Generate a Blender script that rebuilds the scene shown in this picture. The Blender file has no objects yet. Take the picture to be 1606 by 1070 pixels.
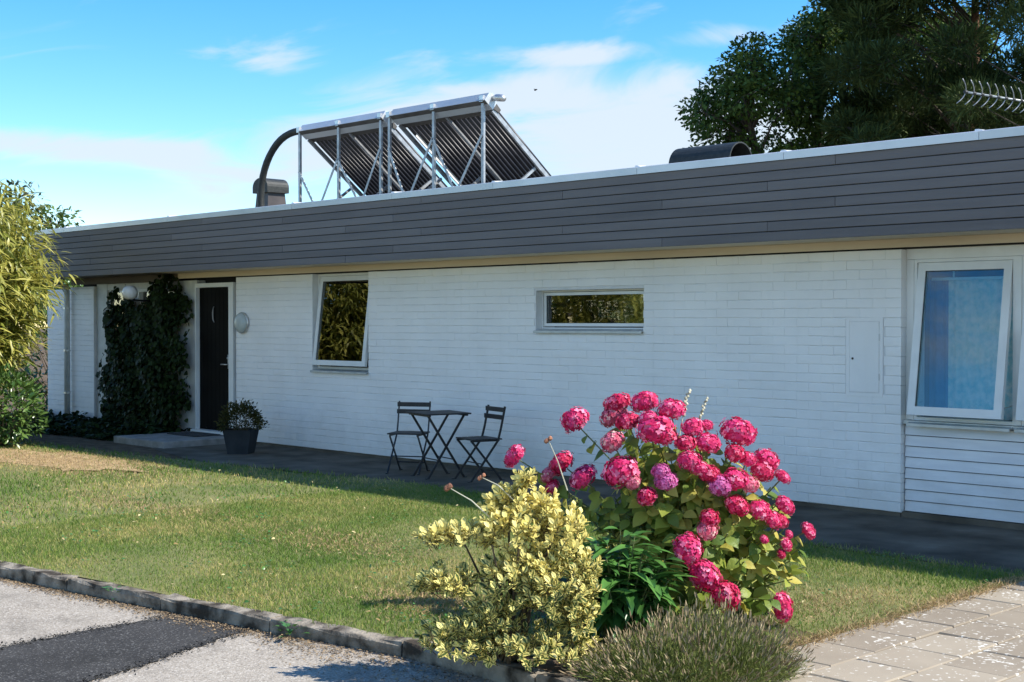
import bpy, math, random
import numpy as np
from mathutils import Vector, Matrix

random.seed(7)
RNG = np.random.default_rng(7)
SC = bpy.context.scene
COL = SC.collection
R = math.radians
PI = math.pi

# ---------------------------------------------------------------- camera, sky, sun, exposure
cam_d = bpy.data.cameras.new('camera')
cam_d.sensor_width = 36.0
cam_d.lens = 36.0 * 2150 / 1606
cam_d.clip_start = 0.1
cam_d.clip_end = 2000
CAM = Vector((0.0, -10.72, 1.68))
cam = bpy.data.objects.new('camera', cam_d)
cam.location = CAM
cam.rotation_euler = (R(90 - 0.773), 0, R(45.61))
COL.objects.link(cam)
SC.camera = cam

SUN_AZ, SUN_EL = R(57), R(45.6)          # azimuth from +Y towards +X
SUN_STRENGTH, SKY_STRENGTH = 3.55, 0.114
SC.view_settings.view_transform = 'Standard'
SC.view_settings.look = 'None'
SC.view_settings.gamma = 1
SC.view_settings.use_curve_mapping = False
SC.view_settings.exposure = 1.17

W = bpy.data.worlds.new('World')
SC.world = W
W.use_nodes = True


def build_world():
    nt = W.node_tree
    N, L = nt.nodes, nt.links
    N.clear()

    def new(t, **kw):
        n = N.new(t)
        for k, v in kw.items():
            setattr(n, k, v)
        return n

    def math_(op, a, b=None, c=None, clamp=False):
        n = new('ShaderNodeMath', operation=op, use_clamp=clamp)
        for i, v in enumerate((a, b, c)):
            if v is None:
                continue
            if isinstance(v, (int, float)):
                n.inputs[i].default_value = v
            else:
                L.new(v, n.inputs[i])
        return n.outputs[0]

    sky = new('ShaderNodeTexSky', sky_type='NISHITA', sun_disc=False)
    sky.sun_elevation = SUN_EL
    sky.sun_rotation = SUN_AZ
    sky.air_density = 1.0
    sky.dust_density = 0.0
    sky.ozone_density = 2.6
    tc = new('ShaderNodeTexCoord')
    mp = new('ShaderNodeMapping')
    mp.inputs['Rotation'].default_value = (0, 0, R(-45.61))
    L.new(tc.outputs['Generated'], mp.inputs['Vector'])
    sp = new('ShaderNodeSeparateXYZ')
    L.new(mp.outputs[0], sp.inputs[0])
    az = math_('ARCTAN2', sp.outputs[0], sp.outputs[1])
    el = math_('ARCSINE', sp.outputs[2])
    # streaky cloud texture in azimuth / elevation
    cv = new('ShaderNodeCombineXYZ')
    L.new(math_('MULTIPLY', az, 6.0), cv.inputs[0])
    L.new(math_('MULTIPLY', math_('ADD', el, math_('MULTIPLY', az, -0.12)), 21.0), cv.inputs[1])
    no = new('ShaderNodeTexNoise')
    no.inputs['Scale'].default_value = 1.3
    no.inputs['Detail'].default_value = 7
    no.inputs['Roughness'].default_value = 0.55
    no.inputs['Distortion'].default_value = 0.8
    L.new(cv.outputs[0], no.inputs['Vector'])
    noise = no.outputs[0]
    # cloud banks: (azimuth, elevation, half width, half height, tilt, weight), degrees
    banks = [(-4.5, 8.1, 9.0, 1.6, 0.22, 1.0), (5.5, 7.9, 7.0, 2.6, 0.0, 1.05), (1.7, 11.0, 4.6, 0.6, 0.02, .85),
             (-17, 6.9, 9.0, .75, -0.03, .85), (8.5, 11.6, 3.5, 0.6, 0.05, .55), (-10, 10.6, 2.5, .6, 0, .45),
             (12, 5.6, 7.0, 2.6, 0.0, .8), (150, 32, 75, 18, 0, .62), (-150, 32, 75, 18, 0, .62), (-72, 28, 38, 13, 0, .6), (80, 28, 38, 13, 0, .6), (40, 10, 16, 4, 0, .7), (-60, 9, 22, 4, 0, .7), (100, 14, 25, 5, 0, .6),  # the high, broad banks are out of view, added to brighten the shaded wall
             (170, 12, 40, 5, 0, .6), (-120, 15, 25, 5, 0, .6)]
    cov = None
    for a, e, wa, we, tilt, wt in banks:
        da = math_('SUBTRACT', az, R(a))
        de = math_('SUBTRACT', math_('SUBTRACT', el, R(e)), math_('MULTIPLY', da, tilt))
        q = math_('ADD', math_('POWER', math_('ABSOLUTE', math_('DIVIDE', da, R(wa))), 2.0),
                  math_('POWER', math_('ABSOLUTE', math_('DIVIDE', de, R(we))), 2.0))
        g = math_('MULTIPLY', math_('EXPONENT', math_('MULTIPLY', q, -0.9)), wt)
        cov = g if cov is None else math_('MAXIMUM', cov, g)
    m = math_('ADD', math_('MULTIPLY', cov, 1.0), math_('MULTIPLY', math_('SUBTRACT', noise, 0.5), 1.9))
    mr = new('ShaderNodeMapRange', interpolation_type='SMOOTHSTEP')
    mr.inputs['From Min'].default_value = 0.18
    mr.inputs['From Max'].default_value = 0.80
    L.new(m, mr.inputs['Value'])
    mask = math_('MULTIPLY', mr.outputs[0], 0.93)
    mix = new('ShaderNodeMix', data_type='RGBA')
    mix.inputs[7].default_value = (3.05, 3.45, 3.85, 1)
    hs = new('ShaderNodeHueSaturation')
    hs.inputs['Saturation'].default_value = 1.43
    L.new(sky.outputs[0], hs.inputs['Color'])
    L.new(mask, mix.inputs[0])
    tint = new('ShaderNodeMix', data_type='RGBA', blend_type='MULTIPLY')
    tint.inputs[0].default_value = 1.0
    tint.inputs[7].default_value = (0.88, 0.91, 0.97, 1)
    L.new(hs.outputs[0], tint.inputs[6])
    L.new(tint.outputs[2], mix.inputs[6])
    bg = new('ShaderNodeBackground')
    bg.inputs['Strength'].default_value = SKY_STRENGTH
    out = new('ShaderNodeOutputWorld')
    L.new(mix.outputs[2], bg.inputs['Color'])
    L.new(bg.outputs[0], out.inputs['Surface'])


build_world()

sun_dir = Vector((math.sin(SUN_AZ) * math.cos(SUN_EL), math.cos(SUN_AZ) * math.cos(SUN_EL), math.sin(SUN_EL)))
sun_d = bpy.data.lights.new('sun', 'SUN')
sun_d.energy = SUN_STRENGTH
sun_d.angle = R(0.5)
sun_d.color = (1.0, 0.95, 0.86)
sun = bpy.data.objects.new('sun', sun_d)
sun.rotation_euler = sun_dir.to_track_quat('Z', 'Y').to_euler()
sun.location = (0, 0, 30)
COL.objects.link(sun)


# ---------------------------------------------------------------- materials
def mat(name, c1, c2=None, scale=8.0, rough=0.7, bump=0.0, bscale=60.0, metal=0.0, spec=0.5, trans=0.0,
        detail=4.0, island=0.0, lo=0.35, hi=0.65, c3=None, c3p=None, stretch=None, space='world', bdist=0.01):
    """noise blend between c1 and c2 over the surface; 'island' = share of the blend that varies per leaf / piece"""
    m = bpy.data.materials.new(name)
    m.use_nodes = True
    nt = m.node_tree
    N, L = nt.nodes, nt.links
    b = N['Principled BSDF']
    b.inputs['Roughness'].default_value = rough
    b.inputs['Metallic'].default_value = metal
    b.inputs['Specular IOR Level'].default_value = spec
    g = N.new('ShaderNodeNewGeometry')
    tcn = N.new('ShaderNodeTexCoord')
    pos = g.outputs['Position'] if space == 'world' else tcn.outputs['Object']
    if stretch:
        mp = N.new('ShaderNodeMapping')
        mp.inputs['Scale'].default_value = stretch
        L.new(pos, mp.inputs['Vector'])
        pos = mp.outputs[0]
    no = N.new('ShaderNodeTexNoise')
    no.inputs['Scale'].default_value = scale
    no.inputs['Detail'].default_value = detail
    L.new(pos, no.inputs['Vector'])
    fac = no.outputs[0]
    if island > 0:
        oi = N.new('ShaderNodeObjectInfo')
        ad = N.new('ShaderNodeMath'); ad.operation = 'ADD'
        L.new(g.outputs['Random Per Island'], ad.inputs[0]); L.new(oi.outputs['Random'], ad.inputs[1])
        fr = N.new('ShaderNodeMath'); fr.operation = 'FRACT'
        L.new(ad.outputs[0], fr.inputs[0])
        mx = N.new('ShaderNodeMix')
        mx.inputs[0].default_value = island
        L.new(fac, mx.inputs[2]); L.new(fr.outputs[0], mx.inputs[3])
        fac = mx.outputs[0]
    ramp = N.new('ShaderNodeValToRGB')
    e = ramp.color_ramp.elements
    e[0].position, e[1].position = lo, hi
    e[0].color = (*c1, 1)
    e[1].color = (*(c2 or c1), 1)
    if c3:
        x = e.new(c3p or min(hi + 0.18, 1.0)); x.color = (*c3, 1)
    L.new(fac, ramp.inputs[0])
    L.new(ramp.outputs[0], b.inputs['Base Color'])
    if bump > 0:
        bn = N.new('ShaderNodeTexNoise')
        bn.inputs['Scale'].default_value = bscale
        bn.inputs['Detail'].default_value = 4
        L.new(pos, bn.inputs['Vector'])
        bp = N.new('ShaderNodeBump')
        bp.inputs['Strength'].default_value = bump
        bp.inputs['Distance'].default_value = bdist
        L.new(bn.outputs[0], bp.inputs['Height'])
        L.new(bp.outputs[0], b.inputs['Normal'])
    if trans > 0:
        t = N.new('ShaderNodeBsdfTranslucent')
        L.new(ramp.outputs[0], t.inputs['Color'])
        ms = N.new('ShaderNodeMixShader')
        ms.inputs[0].default_value = trans
        L.new(b.outputs[0], ms.inputs[1]); L.new(t.outputs[0], ms.inputs[2])
        L.new(ms.outputs[0], N['Material Output'].inputs['Surface'])
    m['ramp'] = ramp.name
    return m


def glass_mat(name, tint, refl=0.12):
    m = bpy.data.materials.new(name)
    m.use_nodes = True
    N, L = m.node_tree.nodes, m.node_tree.links
    N.remove(N['Principled BSDF'])
    tr = N.new('ShaderNodeBsdfTransparent'); tr.inputs[0].default_value = (*tint, 1)
    gl = N.new('ShaderNodeBsdfGlossy'); gl.inputs['Roughness'].default_value = 0.015
    no = N.new('ShaderNodeTexNoise'); no.inputs['Scale'].default_value = 1.6
    bp = N.new('ShaderNodeBump'); bp.inputs['Strength'].default_value = 0.12; bp.inputs['Distance'].default_value = 0.02
    L.new(no.outputs[0], bp.inputs['Height']); L.new(bp.outputs[0], gl.inputs['Normal'])
    fr = N.new('ShaderNodeFresnel'); fr.inputs[0].default_value = 1.5
    ma = N.new('ShaderNodeMath'); ma.operation = 'MULTIPLY_ADD'; ma.use_clamp = True
    ma.inputs[1].default_value = 1.7; ma.inputs[2].default_value = refl
    L.new(fr.outputs[0], ma.inputs[0])
    mx = N.new('ShaderNodeMixShader')
    L.new(ma.outputs[0], mx.inputs[0]); L.new(tr.outputs[0], mx.inputs[1]); L.new(gl.outputs[0], mx.inputs[2])
    L.new(mx.outputs[0], N['Material Output'].inputs['Surface'])
    return m


def variegated_mat(name):
    """green leaf heart with a wide cream-yellow margin (uses the leaf's own UVs)"""
    m = bpy.data.materials.new(name)
    m.use_nodes = True
    N, L = m.node_tree.nodes, m.node_tree.links
    b = N['Principled BSDF']
    b.inputs['Roughness'].default_value = 0.55
    uv = N.new('ShaderNodeUVMap')
    sp = N.new('ShaderNodeSeparateXYZ'); L.new(uv.outputs[0], sp.inputs[0])
    g = N.new('ShaderNodeNewGeometry'); oi = N.new('ShaderNodeObjectInfo')
    ad = N.new('ShaderNodeMath'); ad.operation = 'ADD'
    L.new(g.outputs['Random Per Island'], ad.inputs[0]); L.new(oi.outputs['Random'], ad.inputs[1])
    fr = N.new('ShaderNodeMath'); fr.operation = 'FRACT'; L.new(ad.outputs[0], fr.inputs[0])
    pz = N.new('ShaderNodeSeparateXYZ'); L.new(g.outputs['Position'], pz.inputs[0])
    top = N.new('ShaderNodeMapRange')       # new growth at the shoot tips is almost wholly yellow
    top.inputs['From Min'].default_value = 0.35; top.inputs['From Max'].default_value = 0.8
    top.inputs['To Min'].default_value = -0.05; top.inputs['To Max'].default_value = 0.36
    L.new(pz.outputs[2], top.inputs['Value'])
    th = N.new('ShaderNodeMath'); th.operation = 'MULTIPLY_ADD'
    L.new(fr.outputs[0], th.inputs[0]); th.inputs[1].default_value = 0.45; th.inputs[2].default_value = 0.0
    t2 = N.new('ShaderNodeMath'); t2.operation = 'ADD'; L.new(th.outputs[0], t2.inputs[0]); L.new(top.outputs[0], t2.inputs[1])
    ds = N.new('ShaderNodeMath'); ds.operation = 'ABSOLUTE'; L.new(sp.outputs[0], ds.inputs[0])
    nz = N.new('ShaderNodeTexNoise'); nz.inputs['Scale'].default_value = 90
    L.new(g.outputs['Position'], nz.inputs['Vector'])
    w = N.new('ShaderNodeMath'); w.operation = 'MULTIPLY_ADD'; L.new(nz.outputs[0], w.inputs[0])
    w.inputs[1].default_value = 0.5; L.new(ds.outputs[0], w.inputs[2])
    a = N.new('ShaderNodeMath'); a.operation = 'ADD'; L.new(w.outputs[0], a.inputs[0]); L.new(t2.outputs[0], a.inputs[1])
    r = N.new('ShaderNodeValToRGB')
    e = r.color_ramp.elements
    e[0].position = 0.74; e[0].color = (0.07, 0.12, 0.026, 1)
    e[1].position = 0.90; e[1].color = (0.80, 0.69, 0.22, 1)
    L.new(a.outputs[0], r.inputs[0])
    hsv = N.new('ShaderNodeHueSaturation'); L.new(r.outputs[0], hsv.inputs['Color'])
    v = N.new('ShaderNodeMapRange'); v.inputs['To Min'].default_value = 0.75; v.inputs['To Max'].default_value = 1.15
    L.new(fr.outputs[0], v.inputs['Value']); L.new(v.outputs[0], hsv.inputs['Value'])
    L.new(hsv.outputs[0], b.inputs['Base Color'])
    t = N.new('ShaderNodeBsdfTranslucent'); L.new(hsv.outputs[0], t.inputs['Color'])
    ms = N.new('ShaderNodeMixShader'); ms.inputs[0].default_value = 0.25
    L.new(b.outputs[0], ms.inputs[1]); L.new(t.outputs[0], ms.inputs[2])
    L.new(ms.outputs[0], N['Material Output'].inputs['Surface'])
    return m


def spotted_slab_mat(name):
    m = mat(name, (0.245, 0.205, 0.155), (0.345, 0.295, 0.225), spec=.15, scale=3.0, rough=0.9, bump=0.5, bscale=160, island=0.45, lo=0.25, hi=0.75, bdist=0.004)
    N, L = m.node_tree.nodes, m.node_tree.links
    b = N['Principled BSDF']
    ramp = N[m['ramp']]
    g = N.new('ShaderNodeNewGeometry')
    n1 = N.new('ShaderNodeTexNoise'); n1.inputs['Scale'].default_value = 34; n1.inputs['Detail'].default_value = 2.5
    n2 = N.new('ShaderNodeTexNoise'); n2.inputs['Scale'].default_value = 3.2; n2.inputs['Detail'].default_value = 2
    L.new(g.outputs['Position'], n1.inputs['Vector']); L.new(g.outputs['Position'], n2.inputs['Vector'])
    ad = N.new('ShaderNodeMath'); ad.operation = 'MULTIPLY_ADD'; ad.inputs[1].default_value = 0.45
    L.new(n2.outputs[0], ad.inputs[0]); L.new(n1.outputs[0], ad.inputs[2])
    mr = N.new('ShaderNodeMapRange'); mr.inputs['From Min'].default_value = 0.85; mr.inputs['From Max'].default_value = 0.90
    L.new(ad.outputs[0], mr.inputs['Value'])
    mx = N.new('ShaderNodeMix'); mx.data_type = 'RGBA'
    mx.inputs[7].default_value = (0.62, 0.59, 0.52, 1)
    L.new(mr.outputs[0], mx.inputs[0]); L.new(ramp.outputs[0], mx.inputs[6])
    L.new(mx.outputs[2], b.inputs['Base Color'])
    return m


def asphalt_mat(name, c1, c2, speck, amount):
    m = mat(name, c1, c2, scale=1.4, rough=0.95, spec=.12, bump=0.8, bscale=190, lo=0.3, hi=0.7, bdist=0.006)
    N, L = m.node_tree.nodes, m.node_tree.links
    b = N['Principled BSDF']; ramp = N[m['ramp']]
    g = N.new('ShaderNodeNewGeometry')
    v = N.new('ShaderNodeTexVoronoi'); v.inputs['Scale'].default_value = 120
    L.new(g.outputs['Position'], v.inputs['Vector'])
    sh = N.new('ShaderNodeSeparateColor'); L.new(v.outputs['Color'], sh.inputs[0])
    mr = N.new('ShaderNodeMapRange'); mr.inputs['From Min'].default_value = 1 - amount; mr.inputs['From Max'].default_value = 1.0
    L.new(sh.outputs[0], mr.inputs['Value'])
    mx = N.new('ShaderNodeMix'); mx.data_type = 'RGBA'; mx.inputs[7].default_value = (*speck, 1)
    L.new(mr.outputs[0], mx.inputs[0]); L.new(ramp.outputs[0], mx.inputs[6])
    # dark cells between the stones
    mr2 = N.new('ShaderNodeMapRange'); mr2.inputs['From Min'].default_value = 0.0; mr2.inputs['From Max'].default_value = amount
    mr2.inputs['To Min'].default_value = 0.6; mr2.inputs['To Max'].default_value = 1.0
    L.new(sh.outputs[1], mr2.inputs['Value'])
    st = N.new('ShaderNodeTexNoise'); st.inputs['Scale'].default_value = 2.3; st.inputs['Detail'].default_value = 9; st.inputs['Roughness'].default_value = .7
    L.new(g.outputs['Position'], st.inputs['Vector'])
    sr = N.new('ShaderNodeMapRange'); sr.inputs['From Min'].default_value = .36; sr.inputs['From Max'].default_value = .52
    sr.inputs['To Min'].default_value = .72; sr.inputs['To Max'].default_value = 1.0
    L.new(st.outputs[0], sr.inputs['Value'])
    m3 = N.new('ShaderNodeVectorMath'); m3.operation = 'SCALE'
    L.new(mx.outputs[2], m3.inputs[0]); L.new(sr.outputs[0], m3.inputs['Scale'])
    mu = N.new('ShaderNodeVectorMath'); mu.operation = 'SCALE'
    L.new(m3.outputs[0], mu.inputs[0]); L.new(mr2.outputs[0], mu.inputs['Scale'])
    L.new(mu.outputs[0], b.inputs['Base Color'])
    return m


M = {}
M['brick'] = mat('white_painted_brick', (0.81, 0.805, 0.79), (0.87, 0.865, 0.85), scale=1.5, rough=0.62, bump=0.55, bscale=55, island=0.05, bdist=0.006)
M['mortar'] = mat('white_painted_mortar', (0.66, 0.67, 0.67), (0.74, 0.74, 0.74), scale=5, rough=0.8, bump=0.5, bscale=90)
M['white'] = mat('white_wood_paint', (0.70, 0.71, 0.69), (0.78, 0.79, 0.77), scale=4, rough=0.45)
M['greywhite'] = mat('weathered_white_paint', (0.50, 0.51, 0.49), (0.62, 0.63, 0.60), scale=6, rough=0.55)
M['siding'] = mat('white_siding_paint', (0.68, 0.69, 0.71), (0.77, 0.78, 0.79), scale=3, rough=0.5, stretch=(1, 1, 6))
M['sill'] = mat('pale_metal_sill', (0.42, 0.45, 0.45), (0.55, 0.57, 0.56), scale=9, rough=0.4, metal=0.2)
M['clad'] = mat('grey_brown_board_paint', (0.118, 0.112, 0.116), (0.178, 0.168, 0.170), scale=3.5, rough=0.65, spec=.3, bump=0.3, bscale=40, island=0.35, stretch=(0.25, 1, 3), lo=.25, hi=.75)
M['cladback'] = mat('dark_board_backing', (0.02, 0.02, 0.02), rough=0.9)
M['zinc'] = mat('zinc_coping', (0.50, 0.53, 0.55), (0.62, 0.64, 0.66), scale=2.5, rough=0.38, metal=0.35, island=0.3)
M['bright'] = mat('bright_flashing', (0.8, 0.8, 0.78), rough=0.4)
M['beige'] = mat('beige_soffit_paint', (0.58, 0.49, 0.37), (0.70, 0.60, 0.46), scale=2, rough=0.6, stretch=(0.3, 1, 4))
M['brown'] = mat('shade_brown_frieze', (0.07, 0.055, 0.04), (0.11, 0.085, 0.06), scale=2, rough=0.7)  # on the left soffit and frieze, shade is put into this brown
M['black'] = mat('black_paint', (0.012, 0.012, 0.014), (0.02, 0.02, 0.022), scale=9, rough=0.38)
M['blackwood'] = mat('black_stained_slats', (0.015, 0.015, 0.017), (0.032, 0.03, 0.03), scale=14, rough=0.55, island=.3)
M['door'] = mat('black_door', (0.004, 0.004, 0.004), (0.006, 0.006, 0.006), scale=3, rough=0.6, spec=0.06)
M['steel'] = mat('brushed_steel', (0.55, 0.55, 0.54), (0.68, 0.68, 0.66), scale=12, rough=0.35, metal=0.8)
M['alu'] = mat('galvanised_aluminium', (0.30, 0.31, 0.32), (0.46, 0.47, 0.48), scale=11, rough=0.45, metal=0.6)
M['tube'] = mat('dark_collector_tube', (0.008, 0.008, 0.011), (0.02, 0.02, 0.026), scale=5, rough=0.38, spec=.3)
M['underside'] = mat('manifold_underside', (0.055, 0.05, 0.046), (0.085, 0.08, 0.074), scale=5, rough=0.6)
M['rubber'] = mat('black_rubber', (0.012, 0.015, 0.014), (0.025, 0.028, 0.026), scale=20, rough=0.6, bump=.3)
M['vent'] = mat('dark_vent_sheet', (0.035, 0.028, 0.028), (0.06, 0.048, 0.046), scale=6, rough=0.5)
M['felt'] = mat('roof_felt', (0.12, 0.12, 0.12), (0.18, 0.18, 0.17), scale=6, rough=0.95)
M['globe'] = mat('white_opal_glass', (0.78, 0.78, 0.76), rough=0.15)
M['disc'] = mat('frosted_lamp_glass', (0.42, 0.47, 0.46), (0.52, 0.56, 0.55), scale=6, rough=0.25)
M['concrete'] = mat('doorstep_concrete', (0.20, 0.195, 0.18), (0.30, 0.29, 0.27), scale=7, rough=0.9, bump=0.5, bscale=120)
M['walk'] = mat('walkway_concrete', (0.085, 0.072, 0.055), (0.165, 0.142, 0.110), spec=.08, scale=2.2, rough=0.92, bump=0.6, bscale=90, detail=8, c3=(0.25, 0.22, 0.175))
M['kerb'] = mat('weathered_kerbstone', (0.05, 0.041, 0.031), (0.31, 0.27, 0.215), spec=.15, scale=7, rough=0.92, bump=0.9, bscale=60, detail=8, lo=0.38, hi=0.62, bdist=0.012)
M['soil'] = mat('dry_brown_soil', (0.085, 0.06, 0.04), (0.17, 0.125, 0.085), spec=.1, scale=8, rough=0.95, bump=0.9, bscale=45, bdist=.02)
M['lawn'] = mat('lawn_thatch', (0.10, 0.125, 0.03), (0.21, 0.19, 0.07), scale=1.2, rough=0.95, bump=0.8, bscale=60, detail=6)
M['asphalt'] = asphalt_mat('old_pale_asphalt', (0.30, 0.262, 0.215), (0.39, 0.345, 0.285), (0.54, 0.49, 0.42), 0.35)
M['patch'] = asphalt_mat('dark_asphalt_patch', (0.040, 0.039, 0.038), (0.062, 0.06, 0.057), (0.17, 0.165, 0.155), 0.16)
M['slab'] = spotted_slab_mat('lichened_paving_slab')
M['glass'] = glass_mat('window_glass', (0.80, 0.86, 0.85), 0.075)
M['glass_blue'] = glass_mat('bedroom_window_glass', (0.86, 0.95, 0.96), 0.01)
M['curtain'] = mat('sky_tinted_curtain', (0.42, 0.76, 0.82), (0.84, 0.93, 0.93), scale=20, rough=0.9, detail=3, trans=0.3)  # blue of the sky mirrored in the glass is put into this colour
M['curtain_gap'] = mat('gap_sheet_blue', (0.03, 0.14, 0.34), (0.05, 0.19, 0.42), scale=7, rough=0.9)  # sheet added for the dark gap beside the curtain, sky reflection in its blue
M['blind'] = mat('pale_blue_blind', (0.40, 0.58, 0.66), rough=0.5)
M['room'] = mat('room_plaster', (0.16, 0.155, 0.14), rough=0.9)
M['pot'] = mat('dark_grey_pot', (0.020, 0.025, 0.030), (0.032, 0.038, 0.044), scale=5, rough=0.7, spec=.2)
M['bark'] = mat('tree_bark', (0.055, 0.045, 0.035), (0.11, 0.09, 0.07), scale=9, rough=0.95, bump=0.8, bscale=30, stretch=(2, 2, 0.5))
M['pinebark'] = mat('reddish_pine_bark', (0.11, 0.06, 0.035), (0.24, 0.12, 0.065), scale=6, rough=0.95, bump=0.9, bscale=18)
M['twig'] = mat('brown_twig', (0.07, 0.05, 0.03), (0.13, 0.10, 0.06), scale=20, rough=0.9)
M['greenstem'] = mat('green_stem', (0.10, 0.13, 0.04), (0.17, 0.19, 0.07), scale=20, rough=0.7)
M['leaf_a'] = mat('deciduous_leaf', (0.034, 0.074, 0.015), (0.135, 0.20, 0.036), scale=0.5, rough=0.6, spec=.25, trans=0.3, island=0.4, lo=.25, hi=.8)
M['leaf_far'] = mat('far_tree_leaf', (0.035, 0.065, 0.028), (0.11, 0.13, 0.05), scale=0.9, rough=0.6, trans=0.25, island=0.5, lo=.25, hi=.8)
M['needle'] = mat('pine_needle', (0.022, 0.048, 0.015), (0.09, 0.12, 0.03), scale=0.5, rough=0.7, spec=.2, trans=0.15, island=0.4, lo=.25, hi=.8)
M['bamboo'] = mat('bamboo_leaf', (0.16, 0.20, 0.028), (0.52, 0.47, 0.11), scale=1.2, rough=0.42, trans=0.35, island=0.6, lo=.2, hi=.8)
M['laurel'] = mat('laurel_leaf', (0.035, 0.085, 0.02), (0.13, 0.21, 0.05), scale=2, rough=0.28, trans=0.2, island=0.6, lo=.2, hi=.8)
M['darkleaf'] = mat('dark_green_leaf', (0.035, 0.11, 0.024), (0.11, 0.26, 0.055), scale=4, rough=0.3, trans=0.2, island=0.6, lo=.2, hi=.8)
M['hydleaf'] = mat('hydrangea_leaf', (0.10, 0.175, 0.03), (0.33, 0.38, 0.065), scale=3, rough=0.45, spec=.3, trans=0.35, island=0.8, lo=.10, hi=.62, c3=(0.55, 0.48, 0.11), bump=.3, bscale=70)
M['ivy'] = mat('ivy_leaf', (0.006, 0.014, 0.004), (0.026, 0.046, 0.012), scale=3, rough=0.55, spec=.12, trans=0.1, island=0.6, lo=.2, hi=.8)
M['potleaf'] = mat('pot_shrub_leaf', (0.022, 0.030, 0.008), (0.075, 0.066, 0.016), scale=6, rough=0.6, spec=.15, trans=0.15, island=0.6, lo=.2, hi=.8)
M['euon'] = variegated_mat('variegated_leaf')
M['lav'] = mat('lavender_stem', (0.075, 0.10, 0.022), (0.215, 0.245, 0.07), scale=3, rough=0.85, spec=.15, trans=0.15, island=0.65, lo=.2, hi=.8)
M['lavspike'] = mat('spent_lavender_spike', (0.17, 0.115, 0.06), (0.42, 0.34, 0.20), scale=5, rough=0.9, island=0.65, lo=.2, hi=.8)
M['grass'] = mat('grass_blade', (0.098, 0.190, 0.024), (0.19, 0.262, 0.045), scale=0.75, rough=0.6, spec=0.3, trans=0.3, island=0.28, lo=.38, hi=.53, c3p=.73, c3=(0.62, 0.46, 0.20), detail=6)
M['drygrass'] = mat('dry_grass', (0.33, 0.23, 0.11), (0.52, 0.37, 0.19), scale=5, rough=0.8, trans=0.2, island=0.6)
M['litter'] = mat('leaf_litter', (0.09, 0.06, 0.035), (0.34, 0.24, 0.13), scale=9, rough=0.9, island=0.7, lo=.2, hi=.8)
M['fallen'] = mat('fallen_leaf', (0.30, 0.20, 0.07), (0.62, 0.52, 0.26), scale=20, rough=0.7, island=.8, trans=.2)
M['pink'] = mat('pink_petal', (0.52, 0.008, 0.075), (0.74, 0.05, 0.20), scale=30, rough=0.6, spec=.25, trans=0.2, island=0.8, lo=.1, hi=.68, c3=(0.88, 0.32, 0.46))
M['faded'] = mat('fading_petal', (0.50, 0.05, 0.10), (0.74, 0.20, 0.30), scale=30, rough=0.65, spec=.2, trans=0.2, island=0.8, lo=.1, hi=.68, c3=(0.82, 0.52, 0.46))
M['deep'] = mat('deep_pink_petal', (0.40, 0.004, 0.04), (0.64, 0.03, 0.12), scale=30, rough=0.6, spec=.2, trans=0.2, island=0.8, lo=.1, hi=.68, c3=(0.82, 0.22, 0.34))
M['purple'] = mat('purple_petal', (0.42, 0.02, 0.16), (0.66, 0.16, 0.42), scale=30, rough=0.55, trans=0.22, island=0.75, lo=.1, hi=.8, c3=(0.80, 0.45, 0.70))
M['dry'] = mat('dried_seed_head', (0.16, 0.07, 0.04), (0.36, 0.16, 0.09), scale=30, rough=0.9, island=0.5)
M['seed'] = mat('pale_seed_spike', (0.42, 0.40, 0.28), (0.62, 0.58, 0.42), scale=30, rough=0.9, island=0.5)
M['mat'] = mat('door_mat_fibre', (0.03, 0.03, 0.03), (0.05, 0.05, 0.05), scale=40, rough=1.0, bump=.8, bscale=150)
M['ornament'] = mat('pale_ornament', (0.3, 0.3, 0.3), rough=0.5)
M['birdgrey'] = mat('bird_plumage', (0.03, 0.03, 0.035), rough=0.7)
M['roofside'] = mat('far_wall', (0.4, 0.4, 0.4), rough=0.9)

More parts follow.
